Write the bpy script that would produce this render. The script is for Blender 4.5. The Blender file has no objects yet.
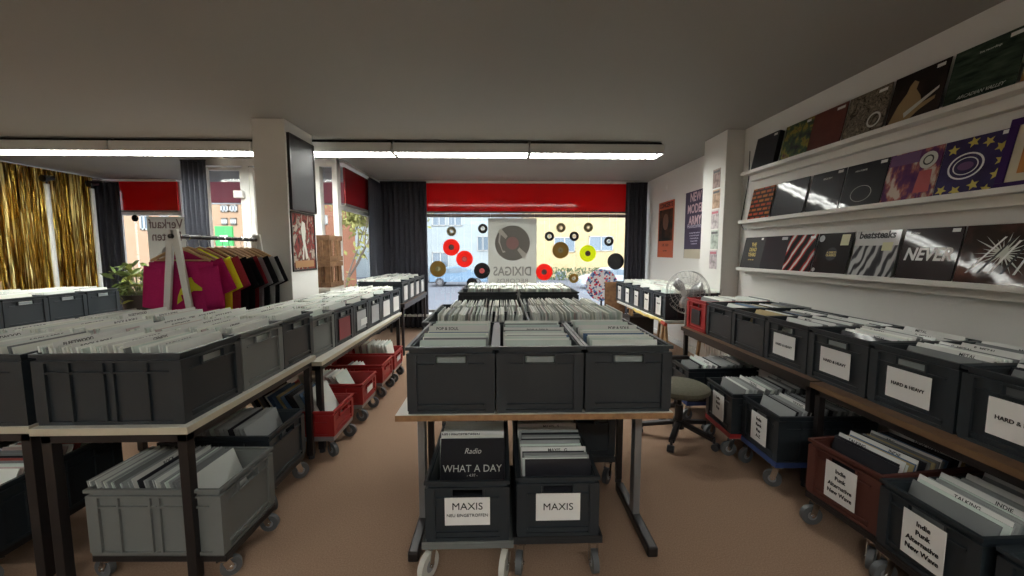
import bpy, bmesh, math, random
from mathutils import Vector, Matrix, Euler
random.seed(7)
R = math.radians
scene = bpy.context.scene
COL = scene.collection
# ---------------------------------------------------------------- camera
cd = bpy.data.cameras.new('camera'); cam = bpy.data.objects.new('camera', cd); COL.objects.link(cam)
cd.sensor_width = 36.0; cd.lens = 400 / 1024 * 36; cd.clip_start = .02; cd.clip_end = 300
cam.location = (0, 0, 1.435); cam.rotation_euler = (R(90 - 5.285), 0, R(-1.568))
scene.camera = cam
# ---------------------------------------------------------------- light of the place
w = bpy.data.worlds.new('world'); scene.world = w; w.use_nodes = True
bg = w.node_tree.nodes['Background']; bg.inputs[0].default_value = (.84, .93, 1.0, 1); bg.inputs[1].default_value = 3.4
sd = bpy.data.lights.new('sun', 'SUN'); sd.energy = 1.7; sd.angle = R(3); sd.color = (1, .93, .82)
so = bpy.data.objects.new('sun', sd); COL.objects.link(so); so.rotation_euler = (R(48), 0, R(-25))
LAMP = 25.0            # strength of the ceiling luminaires
scene.view_settings.view_transform = 'Standard'; scene.view_settings.look = 'None'
scene.view_settings.gamma = 1; scene.view_settings.use_curve_mapping = False
scene.view_settings.exposure = 0.8
# ---------------------------------------------------------------- materials
MT = {}
def mat(name, col, rough=.6, metal=0, coat=0, noise=None, bump=None, emit=None, spec=.5, trans=0, sheen=0):
    """noise=(scale, second colour, lo, hi); bump=(scale, strength)"""
    if name in MT: return MT[name]
    m = bpy.data.materials.new(name); m.use_nodes = True; MT[name] = m
    nt = m.node_tree; b = nt.nodes['Principled BSDF']; L = nt.links
    b.inputs['Base Color'].default_value = (*col, 1); b.inputs['Roughness'].default_value = rough
    b.inputs['Metallic'].default_value = metal; b.inputs['Specular IOR Level'].default_value = spec
    if coat: b.inputs['Specular IOR Level'].default_value = .04
    b.inputs['Coat Weight'].default_value = coat*.4; b.inputs['Coat Roughness'].default_value = .05
    b.inputs['Sheen Weight'].default_value = sheen
    if trans: b.inputs['Transmission Weight'].default_value = trans
    if noise or bump:
        tc = nt.nodes.new('ShaderNodeTexCoord')
    if noise:
        n = nt.nodes.new('ShaderNodeTexNoise'); n.inputs['Scale'].default_value = noise[0]; n.inputs['Detail'].default_value = 4
        L.new(tc.outputs['Object'], n.inputs['Vector'])
        r = nt.nodes.new('ShaderNodeValToRGB'); r.color_ramp.elements[0].position = noise[2]; r.color_ramp.elements[1].position = noise[3]
        r.color_ramp.elements[0].color = (*col, 1); r.color_ramp.elements[1].color = (*noise[1], 1)
        L.new(n.outputs['Fac'], r.inputs['Fac']); L.new(r.outputs['Color'], b.inputs['Base Color'])
    if bump:
        n2 = nt.nodes.new('ShaderNodeTexNoise'); n2.inputs['Scale'].default_value = bump[0]; n2.inputs['Detail'].default_value = 3
        L.new(tc.outputs['Object'], n2.inputs['Vector'])
        bp = nt.nodes.new('ShaderNodeBump'); bp.inputs['Strength'].default_value = bump[1]; bp.inputs['Distance'].default_value = .01
        L.new(n2.outputs['Fac'], bp.inputs['Height']); L.new(bp.outputs['Normal'], b.inputs['Normal'])
        if coat: L.new(bp.outputs['Normal'], b.inputs['Coat Normal'])
    if emit:
        b.inputs['Emission Color'].default_value = (*emit[0], 1); b.inputs['Emission Strength'].default_value = emit[1]
    return m
def ramp_mat(name, kind, scale, cols, rough=.5, coat=1.0, sleeve=True, vec=(1, 1, 1), distort=0):
    """a printed cover: texture pushed through a hard colour ramp, under a glossy sleeve"""
    if name in MT: return MT[name]
    m = bpy.data.materials.new(name); m.use_nodes = True; MT[name] = m
    nt = m.node_tree; b = nt.nodes['Principled BSDF']; L = nt.links
    tc = nt.nodes.new('ShaderNodeTexCoord'); mp = nt.nodes.new('ShaderNodeMapping'); mp.inputs['Scale'].default_value = vec
    L.new(tc.outputs['Object'], mp.inputs['Vector'])
    if kind == 'noise':
        n = nt.nodes.new('ShaderNodeTexNoise'); n.inputs['Scale'].default_value = scale; n.inputs['Detail'].default_value = 5; n.inputs['Distortion'].default_value = distort; out = n.outputs['Fac']
    elif kind == 'voronoi':
        n = nt.nodes.new('ShaderNodeTexVoronoi'); n.inputs['Scale'].default_value = scale
        sx = nt.nodes.new('ShaderNodeSeparateColor'); L.new(n.outputs['Color'], sx.inputs[0]); out = sx.outputs[0]
    elif kind == 'wave':
        n = nt.nodes.new('ShaderNodeTexWave'); n.inputs['Scale'].default_value = scale; n.inputs['Distortion'].default_value = distort; n.bands_direction = 'DIAGONAL'; out = n.outputs['Fac']
    L.new(mp.outputs['Vector'], n.inputs['Vector'])
    r = nt.nodes.new('ShaderNodeValToRGB'); e = r.color_ramp.elements
    while len(e) < len(cols): e.new(.5)
    for i, (p, c) in enumerate(cols): e[i].position = p; e[i].color = (*c, 1)
    L.new(out, r.inputs['Fac']); L.new(r.outputs['Color'], b.inputs['Base Color'])
    b.inputs['Roughness'].default_value = rough; b.inputs['Coat Weight'].default_value = coat*.5; b.inputs['Coat Roughness'].default_value = .06; b.inputs['Specular IOR Level'].default_value = .04
    if sleeve:
        n2 = nt.nodes.new('ShaderNodeTexNoise'); n2.inputs['Scale'].default_value = 4
        L.new(tc.outputs['Object'], n2.inputs['Vector'])
        bp = nt.nodes.new('ShaderNodeBump'); bp.inputs['Strength'].default_value = .2; bp.inputs['Distance'].default_value = .02
        L.new(n2.outputs['Fac'], bp.inputs['Height']); L.new(bp.outputs['Normal'], b.inputs['Coat Normal'])
    return m
def glass_mat(name, tint=(1, 1, 1), gloss=.05):
    m = bpy.data.materials.new(name); m.use_nodes = True; nt = m.node_tree; nt.nodes.remove(nt.nodes['Principled BSDF'])
    t = nt.nodes.new('ShaderNodeBsdfTransparent'); t.inputs[0].default_value = (*tint, 1)
    g = nt.nodes.new('ShaderNodeBsdfGlossy'); g.inputs['Roughness'].default_value = .02
    mx = nt.nodes.new('ShaderNodeMixShader'); mx.inputs[0].default_value = gloss
    nt.links.new(t.outputs[0], mx.inputs[1]); nt.links.new(g.outputs[0], mx.inputs[2])
    nt.links.new(mx.outputs[0], nt.nodes['Material Output'].inputs['Surface']); return m
def trm(name, c, tr=.6):
    """coloured vinyl the daylight shines through"""
    m = bpy.data.materials.new(name); m.use_nodes = True; nt = m.node_tree; b = nt.nodes['Principled BSDF']; b.inputs['Base Color'].default_value = (*c, 1); b.inputs['Roughness'].default_value = .3
    t = nt.nodes.new('ShaderNodeBsdfTranslucent'); t.inputs[0].default_value = (*c, 1); mx = nt.nodes.new('ShaderNodeMixShader'); mx.inputs[0].default_value = tr
    nt.links.new(b.outputs[0], mx.inputs[1]); nt.links.new(t.outputs[0], mx.inputs[2]); nt.links.new(mx.outputs[0], nt.nodes['Material Output'].inputs['Surface']); return m
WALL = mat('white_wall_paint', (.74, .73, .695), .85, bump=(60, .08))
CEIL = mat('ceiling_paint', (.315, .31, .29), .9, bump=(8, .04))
CARPET = mat('brown_carpet', (.285, .182, .122), .95, noise=(160, (.39, .262, .182), .3, .75), bump=(300, .5), spec=.1)
RED = trm('red_film', (.70, .012, .015), .30); RED.node_tree.nodes['Principled BSDF'].inputs['Roughness'].default_value = .06
REDSHADE = mat('shaded_red_film', (.22, .008, .012), .25)  # same red film, its backlit shade put into the colour
DGREY = mat('charcoal_crate_plastic', (.019, .026, .032), .42)
MGREY = mat('mid_grey_crate_plastic', (.145, .155, .15), .5)
BROWNP = mat('brown_crate_plastic', (.10, .030, .022), .5)
REDP = mat('red_crate_plastic', (.33, .018, .018), .45)
DARKIN = mat('dark_plastic', (.015, .016, .018), .5)
SLOT = mat('pale_slot_cover', (.22, .26, .26), .3)
WHITEC = mat('white_card', (.78, .78, .76), .6)
WHITEB = mat('white_laminate', (.62, .60, .54), .4)
EDGEW = mat('cream_edge', (.52, .47, .36), .5)
EDGEB = mat('wood_edge', (.33, .18, .08), .5, noise=(30, (.22, .11, .05), .35, .7))
DWOOD = mat('dark_brown_board', (.09, .045, .022), .45, noise=(20, (.14, .075, .035), .35, .7))
BLKM = mat('black_metal', (.018, .015, .015), .4, metal=.2)
GREYM = mat('grey_metal', (.30, .31, .32), .38, metal=.6)
CHROME = mat('chrome', (.62, .62, .62), .2, metal=1)
WHEEL = mat('grey_rubber', (.09, .095, .10), .5)
WHEELW = mat('pale_wheel', (.58, .57, .52), .4)
WHEELB = mat('black_rubber', (.03, .03, .035), .45)
INK = mat('black_ink', (.01, .01, .012), .6)
GINK = mat('grey_ink', (.12, .12, .12), .6)
WPAINT = mat('white_paint', (.74, .74, .71), .4)
CURT = mat('charcoal_curtain', (.035, .035, .045), .9, noise=(50, (.055, .055, .07), .3, .7))
CURTB = mat('blue_grey_curtain', (.048, .051, .066), .9, noise=(50, (.065, .07, .088), .3, .7))
WOOD = mat('crate_wood', (.25, .13, .06), .7, noise=(18, (.13, .065, .03), .3, .7))
LWOOD = mat('light_wood', (.52, .33, .16), .5, noise=(14, (.40, .24, .11), .3, .7))
GLASS = glass_mat('window_glass')
PAPER = [mat('cream_sleeve', (.76, .77, .69), .38, coat=.4), mat('pale_grey_sleeve', (.68, .71, .67), .35, coat=.4),
         mat('white_sleeve', (.86, .88, .82), .38, coat=.4), mat('green_grey_sleeve', (.62, .70, .64), .35, coat=.4),
         mat('mid_grey_sleeve', (.22, .23, .23), .3, coat=.6), mat('black_sleeve', (.025, .025, .03), .3, coat=.6),
         mat('ochre_sleeve', (.42, .34, .18), .35, coat=.4), mat('dull_red_sleeve', (.28, .07, .06), .35, coat=.4),
         mat('blue_sleeve', (.10, .17, .28), .35, coat=.4), mat('pinkish_sleeve', (.55, .45, .43), .35, coat=.4), mat('shaded_sleeve', (.36, .375, .37), .3, coat=.7)]  # last sleeve is greyed to paint in the shade under the tables
PAL = {'pale': [0]*7 + [1]*5 + [2]*8 + [3]*2 + [9] + [4],
       'greenish': [0]*3 + [1]*4 + [2]*4 + [3]*6 + [6, 4, 8],
       'mix': [0, 1, 1, 2, 3, 4, 4, 5, 5, 6, 7, 8, 9, 1, 2],
       'grey': [1, 1, 3, 4, 4, 1, 0, 2], 'dark': [4, 4, 5, 1, 4, 5, 6, 8], 'low': [10, 10, 4, 1, 10, 3, 5, 10, 4]}  # low palette: dimmer sleeves, under-table shade put into the colour
# ---------------------------------------------------------------- mesh helpers
class MB:
    def __init__(s): s.v = []; s.f = []; s.m = []
    def add(s, vs, fs, m=0, M=None):
        o = len(s.v); s.v += [tuple(M @ Vector(v)) for v in vs] if M else [tuple(v) for v in vs]
        s.f += [tuple(i + o for i in f) for f in fs]; s.m += [m] * len(fs); return s
    def box(s, x0, x1, y0, y1, z0, z1, m=0, M=None):
        vs = [(x, y, z) for z in (z0, z1) for y in (y0, y1) for x in (x0, x1)]
        return s.add(vs, [(0, 2, 3, 1), (4, 5, 7, 6), (0, 1, 5, 4), (2, 6, 7, 3), (0, 4, 6, 2), (1, 3, 7, 5)], m, M)
    def bar(s, p, q, wd, ht, m=0, up=(0, 0, 1)):
        p = Vector(p); q = Vector(q); d = (q - p); l = d.length; d.normalize()
        u = Vector(up)
        if abs(d.dot(u)) > .99: u = Vector((0, 1, 0))
        sd_ = d.cross(u).normalized(); u2 = sd_.cross(d)
        M = Matrix((d, sd_, u2)).transposed().to_4x4(); M.translation = p
        return s.box(0, l, -wd/2, wd/2, -ht/2, ht/2, m, M)
    def cyl(s, p, q, r0, r1=None, n=14, m=0):
        r1 = r0 if r1 is None else r1
        p = Vector(p); q = Vector(q); d = (q - p).normalized(); a = d.orthogonal().normalized(); b = d.cross(a)
        vs = []; 
        for c, r in ((p, r0), (q, r1)):
            for i in range(n):
                t = 2 * math.pi * i / n; vs.append(c + a * (r * math.cos(t)) + b * (r * math.sin(t)))
        fs = [(i, (i + 1) % n, n + (i + 1) % n, n + i) for i in range(n)] + [tuple(range(n))[::-1], tuple(range(n, 2 * n))]
        return s.add(vs, fs, m)
    def tube(s, pts, r, n=8, m=0, closed=False):
        P = [Vector(p) for p in pts]; N = len(P); vs = []; a = None
        for i, p in enumerate(P):
            d = (P[(i + 1) % N] - P[i - 1]) if (closed or 0 < i < N - 1) else (P[1] - P[0] if i == 0 else P[-1] - P[-2])
            d.normalize()
            a = d.orthogonal().normalized() if a is None else (a - d * a.dot(d)).normalized()
            b = d.cross(a); rr = r[i] if isinstance(r, (list, tuple)) else r
            for k in range(n):
                t = 2 * math.pi * k / n; vs.append(p + a * (rr * math.cos(t)) + b * (rr * math.sin(t)))
        fs = []
        for i in range(N if closed else N - 1):
            j = (i + 1) % N
            for k in range(n): fs.append((i*n + k, i*n + (k+1) % n, j*n + (k+1) % n, j*n + k))
        if not closed: fs += [tuple(range(n))[::-1], tuple(range((N-1)*n, N*n))]
        return s.add(vs, fs, m)
    def lathe(s, prof, n=24, m=0, M=None):
        vs = []; fs = []
        for r, z in prof:
            for i in range(n): t = 2*math.pi*i/n; vs.append((r*math.cos(t), r*math.sin(t), z))
        for k in range(len(prof)-1):
            for i in range(n): fs.append((k*n+i, k*n+(i+1) % n, (k+1)*n+(i+1) % n, (k+1)*n+i))
        fs += [tuple(range(n))[::-1], tuple(range((len(prof)-1)*n, len(prof)*n))]
        return s.add(vs, fs, m, M)
    def prism(s, poly, M, t, m=0):
        """2-D outline (u,v) lifted along local +z by t, placed by M"""
        n = len(poly); vs = [(u, v, 0) for u, v in poly] + [(u, v, t) for u, v in poly]
        return s.add(vs, [tuple(range(n))[::-1], tuple(range(n, 2*n))] + [(i, (i+1) % n, n+(i+1) % n, n+i) for i in range(n)], m, M)
    def mesh(s, name, mats):
        me = bpy.data.meshes.new(name); me.from_pydata(s.v, [], s.f)
        for mm in (mats if isinstance(mats, (list, tuple)) else [mats]): me.materials.append(mm)
        me.polygons.foreach_set('material_index', s.m)
        bm = bmesh.new(); bm.from_mesh(me); bmesh.ops.recalc_face_normals(bm, faces=bm.faces)
        big = [f for f in bm.faces if len(f.verts) > 4]
        if big: bmesh.ops.triangulate(bm, faces=big)
        bm.to_mesh(me); bm.free(); me.update(); return me
    def build(s, name, mats, parent=None, smooth=False, bevel=0, loc=None, rot=None):
        me = s.mesh(name, mats)
        if smooth: me.polygons.foreach_set('use_smooth', [True]*len(me.polygons))
        o = bpy.data.objects.new(name, me); COL.objects.link(o)
        if smooth:
            try: me.set_sharp_from_angle(angle=R(40))
            except Exception: pass
        if parent: o.parent = parent
        if loc: o.location = loc
        if rot: o.rotation_euler = rot
        if bevel:
            b = o.modifiers.new('bevel', 'BEVEL'); b.width = bevel; b.segments = 2; b.limit_method = 'ANGLE'
        return o
def tag(o, label=None, cat=None, group=None, kind=None):
    if label: o['label'] = label
    if cat: o['category'] = cat
    if group: o['group'] = group
    if kind: o['kind'] = kind
    return o
def empty(name, loc=(0, 0, 0), rz=0, label=None, cat=None, group=None):
    o = bpy.data.objects.new(name, None); COL.objects.link(o); o.location = loc; o.rotation_euler = (0, 0, rz)
    o.empty_display_size = .05; return tag(o, label, cat, group)
def copy_tree(o, parent=None):
    c = o.copy(); COL.objects.link(c); c.parent = parent
    for ch in list(o.children): copy_tree(ch, c)
    return c
def frame(n, c, mirror=False):
    """matrix whose x/y span a surface with outward normal n (u to the viewer's right, v up)"""
    n = Vector(n).normalized(); up = Vector((0, 0, 1)) if abs(n.z) < .9 else Vector((0, 1, 0))
    r = up.cross(n).normalized(); up = n.cross(r)
    if mirror: r = -r
    M = Matrix((r, up, n)).transposed().to_4x4(); M.translation = Vector(c); return M
TXT = {}
def text(s, size, M, m, parent=None, name='lettering', bold=0, xs=1.0, depth=.0006, space=1.0, align='CENTER', shear=0):
    key = (s, size, bold, xs, m.name, space, align, shear, tuple(round(v, 5) for row in M for v in row))
    if key not in TXT:
        cu = bpy.data.curves.new('t', 'FONT'); cu.body = s; cu.size = size; cu.align_x = align; cu.align_y = 'CENTER'
        cu.extrude = depth; cu.offset = bold; cu.space_character = space; cu.shear = shear; cu.resolution_u = 3; cu.space_line = .95
        t = bpy.data.objects.new('t', cu); me = bpy.data.meshes.new_from_object(t)
        me.transform(M @ Matrix.Diagonal((xs, 1, 1, 1))); me.materials.clear(); me.materials.append(m); me.name = 'lettering'
        bpy.data.objects.remove(t); bpy.data.curves.remove(cu); TXT[key] = me
    o = bpy.data.objects.new(name, TXT[key]); COL.objects.link(o)
    if parent: o.parent = parent
    return o
def struct(name, mb, m, **k): o = mb.build(name, m, **k); o['kind'] = 'structure'; return o
# ================================================================ THE ROOM
HC = 2.70; XL = -7.10; XR = 2.56; YB = 7.50; YN = -4.0
struct('floor', MB().box(XL-.2, 2.9, YN-.2, YB+.15, -.1, 0), CARPET)
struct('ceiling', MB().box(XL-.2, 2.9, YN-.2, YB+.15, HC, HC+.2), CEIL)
struct('wall_back', MB().box(XL-.2, 2.9, YN-.15, YN, 0, HC), WALL)
mb = MB().box(XR, XR+.35, YN, 4.25, 0, HC)
struct('wall_right', mb, WALL)
struct('wall_alcove', MB().box(2.705, 2.9, 4.25, YB, 0, HC), WALL)
struct('wall_pier', MB().box(2.37, 2.705, 4.25, 4.72, 0, HC), WALL, bevel=.004)
# left wall: solid low, glazed high behind the tinsel
mb = MB().box(XL-.15, XL, YN, 4.6, 0, HC).box(XL-.15, XL, 4.6, YB, 0, .5).box(XL-.15, XL, 7.1, YB, .5, HC).box(XL-.15, XL, 4.6, 7.1, 2.56, HC)
struct('wall_left', mb, WALL)
struct('window_1', MB().box(XL-.08, XL-.06, 4.6, 7.1, .5, 2.56), GLASS)
mb = MB().box(XL-.1, XL-.03, 4.6, 7.1, .5, .56).box(XL-.1, XL-.03, 4.6, 4.66, .5, 2.56).box(XL-.1, XL-.03, 5.8, 5.86, .5, 2.56).box(XL-.1, XL-.03, 7.04, 7.1, .5, 2.56)
struct('trim_1', mb, WPAINT)
# front facade
mb = MB().box(-2.35, 2.9, YB, YB+.15, 0, .28).box(-2.35, -2.05, YB, YB+.15, .28, HC).box(2.55, 2.9, YB, YB+.15, .28, HC)
mb.box(XL-.15, -5.75, YB, YB+.15, 0, .28).box(XL-.15, -6.95, YB, YB+.15, .28, HC)
struct('wall_front', mb, WALL)
g = struct('window_2', MB().box(-2.05, 2.55, YB+.05, YB+.06, .28, HC), GLASS)
mb = MB().box(-2.05, 2.55, YB+.02, YB+.09, .28, .33).box(-2.05, 2.55, YB+.0, YB+.09, 2.06, 2.12).box(-2.05, -2.0, YB+.02, YB+.09, .28, HC).box(2.5, 2.55, YB+.02, YB+.09, .28, HC)
struct('trim_2', mb, mat('taupe_frame', (.19, .175, .16), .6), bevel=.003)
struct('window_3', MB().box(-6.95, -5.8, YB+.05, YB+.06, .28, HC), GLASS)
mb = MB().box(-6.95, -5.8, YB+.02, YB+.09, .28, .33).box(-6.95, -5.8, YB, YB+.09, 2.08, 2.14).box(-6.95, -6.9, YB+.02, YB+.09, .28, 2.1).box(-5.84, -5.78, YB, YB+.1, 0, HC)
struct('trim_3', mb, WPAINT, bevel=.003)
struct('lintel_front', MB().box(-2.3, 2.7, 7.40, YB+.1, 2.665, HC).box(XL, -5.75, 7.40, YB+.1, 2.67, HC), WALL)
struct('windowsill_front', MB().box(-2.3, 2.6, YB-.22, YB, .24, .28), WPAINT, bevel=.004)
# entrance recess
struct('window_4', MB().add([(-4.36, 5.82, .1), (-5.76, 7.5, .1), (-5.76, 7.5, HC), (-4.36, 5.82, HC), (-4.37, 5.81, .1), (-5.77, 7.49, .1), (-5.77, 7.49, HC), (-4.37, 5.81, HC)],
       [(0, 1, 2, 3), (4, 5, 6, 7), (0, 1, 5, 4), (3, 2, 6, 7), (0, 3, 7, 4), (1, 2, 6, 5)]), GLASS)
mb = MB().box(-4.37, -4.33, 5.72, 5.80, 0, HC).box(-4.33, -2.26, 5.72, 5.80, 2.60, HC).box(-3.56, -3.47, 5.72, 5.80, 0, 2.6)
mb.box(-2.62, -2.50, 5.70, 5.82, 0, 2.6).box(-2.33, -2.26, 5.70, 5.82, 0, HC).box(-4.1, -4.08, 5.73, 5.79, 0, 2.6)
struct('trim_4', mb, WPAINT, bevel=.003)
struct('window_5', MB().box(-4.33, -4.10, 5.755, 5.765, .05, 2.6).box(-2.50, -2.33, 5.755, 5.765, .05, 2.6).box(-2.30, -2.29, 5.82, 7.5, .3, HC), GLASS)
mb = MB().box(-2.33, -2.27, 5.82, 7.5, 2.03, 2.09).box(-2.33, -2.27, 5.82, 7.5, .25, .30).box(-2.40, -2.22, 7.38, 7.5, 0, HC)
mb.box(-2.33, -2.2, 5.80, 7.4, 2.66, HC)
struct('trim_5', mb, WPAINT, bevel=.003)
d = empty('door_1', (-3.78, 5.76, 0)); d['kind'] = 'structure'
MB().box(-.27, .20, -.005, .005, .12, 2.55).build('pane', GLASS, d)
MB().box(-.29, -.265, -.03, .03, 0, 2.58).box(.18, .22, -.03, .03, 0, 2.58).box(-.24, .18, -.03, .03, 0, .12).box(-.24, .18, -.03, .03, 2.54, 2.58).build('door_frame', WPAINT, d, bevel=.003)
MB().box(.12, .25, -.10, -.03, 2.16, 2.26).build('door_closer', WPAINT, d, bevel=.01)
MB().tube([(.15, -.03, 1.0), (.15, -.08, 1.02), (.15, -.08, 1.3), (.15, -.03, 1.32)], .012).build('door_handle', CHROME, d, smooth=True)
# the second leaf of the entrance, behind the column
d = empty('door_2', (-3.06, 5.76, 0)); d['kind'] = 'structure'
MB().box(-.40, .42, -.005, .005, .12, 2.55).build('pane', GLASS, d)
MB().box(-.41, -.36, -.03, .03, 0, 2.58).box(.37, .43, -.03, .03, 0, 2.58).box(-.36, .37, -.03, .03, 0, .12).box(-.36, .37, -.03, .03, 2.54, 2.58).build('door_frame', WPAINT, d, bevel=.003)
MB().box(.28, .52, -.11, -.03, 1.98, 2.07).build('door_closer', WPAINT, d, bevel=.01)
# column
struct('wall_column', MB().box(-2.39, -2.08, 4.03, 4.60, 0, HC), WALL, bevel=.004)
# skirting on the right wall
struct('baseboard_right', MB().box(2.54, 2.56, YN, 4.16, 0, .08).box(2.685, 2.705, 4.72, YB, 0, .08), WPAINT)
RAILM = mat('taupe_rail', (.17, .155, .14), .6)
# red panels over the windows
def redpanel(loc, sx, sy, label, fm=None):
    e = empty('fascia_panel', loc, 0, label, 'panel')
    MB().box(-sx/2, sx/2, -sy/2, sy/2, 0, .505).build('panel', fm or RED, e, bevel=.003)
    MB().box(-sx/2, sx/2, -sy/2-.004, sy/2+.004, -.03, 0).build('bottom_rail', RAILM, e)
    return e
redpanel((.27, 7.44, 2.155), 4.4, .03, 'long glossy red panel across the top of the wide shop window')
redpanel((-6.35, 7.44, 2.16), 1.15, .03, 'short red panel above the left window beside the tinsel curtain')
redpanel((-2.22, 6.6, 2.11), .03, 1.5, 'red panel coloured in backlit shade above the side glass next to the entrance', REDSHADE)
redpanel((-7.02, 5.9, 2.10), .03, 2.4, 'red panel behind the top of the gold tinsel curtain', REDSHADE)
# ---------------------------------------------------------------- ceiling luminaires
EMIT = mat('lamp_diffuser', (.9, .9, .88), .5, emit=((.985, 1.0, .95), LAMP))
LOUV = mat('louvre_white', (.8, .8, .78), .3)
LHOUS = mat('luminaire_housing', (.62, .61, .58), .5)
def luminaire(cx, y, label):
    e = empty('ceiling_light', (cx-.05, y, 2.557), 0, label, 'ceiling light', 'row of ceiling lights')
    L = 1.56
    MB().box(-L/2+.01, L/2-.01, .06, .20, .107, .143).build('shadow_gap_strip', INK, e)  # black strip standing in for the shadow line between housing and ceiling
    MB().box(-L/2+.002, L/2-.002, 0, .012, 0, .107).box(-L/2+.002, L/2-.002, .258, .27, 0, .107).box(-L/2+.002, L/2-.002, .012, .258, .095, .107)\
        .box(-L/2+.002, -L/2+.012, .012, .258, 0, .095).box(L/2-.012, L/2-.002, .012, .258, 0, .095).build('housing', LHOUS, e)
    MB().box(-L/2+.014, L/2-.014, .014, .256, .014, .022).build('diffuser', EMIT, e)
    m = MB()
    for i in range(1, 24): x = -L/2 + i*L/24; m.box(x-.001, x+.001, .014, .256, 0, .013)
    m.box(-L/2+.014, L/2-.014, .122, .148, 0, .013)
    m.build('louvre', LOUV, e)
    return e
px = [-7.05+.78-1.57+1.57]
xs = [1.17 - 1.575*i for i in range(6)]
names = ['end one by the pier wall', 'second from the pier wall', 'third from the pier wall', 'behind the column', 'left of the column', 'in front of the gold tinsel']
for x, n in zip(xs, names): luminaire(x, 4.72, 'white strip light in the ceiling row, ' + n)
for i, x in enumerate([1.17 - 1.575*i for i in range(6)]):
    if i in (0, 1, 3, 4): luminaire(x, -1.6, 'white louvred strip light on the ceiling behind the viewer')
# ---------------------------------------------------------------- curtains
def curtain(p, q, z0, z1, waves, m, label, amp=.035, group=None):
    p = Vector((*p, 0)); q = Vector((*q, 0)); d = q - p; L = d.length; d.normalize(); n = Vector((-d.y, d.x, 0))
    e = empty('curtain', (p.x, p.y, z0), 0, label, 'curtain', group)
    N = waves * 10; rows = 9; vs = []; fs = []; rr = random.Random(waves + int(p.x*100))
    ph = [rr.uniform(-.5, .5) for _ in range(waves + 2)]
    for k in range(rows):
        t = k/(rows-1); z = t*(z1-z0)
        for i in range(N+1):
            u = i/N; a = u*waves*2*math.pi + ph[int(u*waves)]*.6*(1-t)
            off = amp*(.75+.5*(1-t))*math.sin(a) + .012*math.sin(a*2.3+k*.5)*(1-t)
            P = d*(u*L) + n*off; vs.append((P.x, P.y, z))
    for k in range(rows-1):
        for i in range(N): fs.append((k*(N+1)+i, k*(N+1)+i+1, (k+1)*(N+1)+i+1, (k+1)*(N+1)+i))
    m_ = MB(); m_.add(vs, fs); o = m_.build('curtain_cloth', m, e, smooth=True)
    s = o.modifiers.new('s', 'SOLIDIFY'); s.thickness = .004
    MB().tube([(0, 0, z1-z0+.005), tuple(d*L + Vector((0, 0, z1-z0+.005)))], .012).build('curtain_rail', BLKM, e, smooth=True)
    return e
curtain((-2.15, 7.32), (-1.33, 7.32), .03, 2.655, 9, CURT, 'wide charcoal curtain gathered at left end of the big shop window')
curtain((2.27, 7.32), (2.66, 7.32), .03, 2.655, 5, CURT, 'narrow charcoal curtain at the right end of the big shop window')
curtain((-2.13, 6.68), (-2.13, 7.18), .03, 2.61, 5, CURTB, 'charcoal curtain along the side glass next to the stacked wooden crates', .045)
curtain((-4.30, 5.62), (-3.97, 5.62), .03, 2.64, 5, CURTB, 'blue-grey curtain tied beside the glass entrance door')
curtain((-7.02, 7.08), (-6.66, 7.3), .03, 2.62, 5, CURT, 'black curtain in the corner between the tinsel and the left window')
# gold tinsel
GOLD = [mat('gold_foil', (.62, .40, .07), .22, metal=1, bump=(30, .6)), mat('pale_gold_foil', (.75, .58, .22), .3, metal=1, bump=(30, .6)), mat('dark_gold_foil', (.25, .13, .02), .3, metal=1, bump=(30, .6))]
e = empty('tinsel_curtain', (-6.93, 5.8, 0), 0, 'shimmering gold foil fringe curtain hung along the left wall', 'tinsel curtain')
e['kind'] = 'stuff'
m = MB(); rr = random.Random(3)
for i in range(1500):
    y = rr.uniform(-1.25, 1.28); x = rr.uniform(-.04, .04); w_ = rr.uniform(.005, .012); pts = []; a = rr.uniform(-1.2, 1.2)
    vs = []; fs = []
    for k in range(13):
        z = 2.665 - k*.19; a += rr.uniform(-.5, .5); dx, dy = math.sin(a)*w_, math.cos(a)*w_
        xx = x + rr.uniform(-.006, .006); yy = y + rr.uniform(-.006, .006)
        vs += [(xx-dx, yy-dy, z), (xx+dx, yy+dy, z)]
        if k: fs.append((2*k-2, 2*k-1, 2*k+1, 2*k))
    m.add(vs, fs, rr.choice((0, 0, 1, 1, 2, 2)))
o = m.build('foil_fringe', GOLD, e); o['kind'] = 'stuff'
MB().tube([(0, -1.27, 2.665), (0, 1.3, 2.665)], .008).build('hanging_rail', BLKM, e)
# spotlight poles in front of it
for x, y, z, l in ((-6.62, 6.13, 2.47, 'slim white pole with a black spotlight before the gold tinsel'), (-6.62, 6.78, 2.5, 'slim white pole near the black corner curtain, second spotlight pole')):
    e = empty('lamp_pole', (x, y, 0), 0, l, 'lamp pole')
    MB().cyl((0, 0, .03), (0, 0, z-.06), .028).build('pole', WPAINT, e, smooth=True)
    MB().lathe([(.15, 0), (.15, .02), (.04, .035), (.03, .05)]).build('foot', WPAINT, e, smooth=True)
    MB().cyl((0, -.05, z+.01), (0, .09, z+.04), .05, .035).cyl((0, 0, z-.06), (0, 0, z), .012).build('spotlight', BLKM, e, smooth=True)
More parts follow.
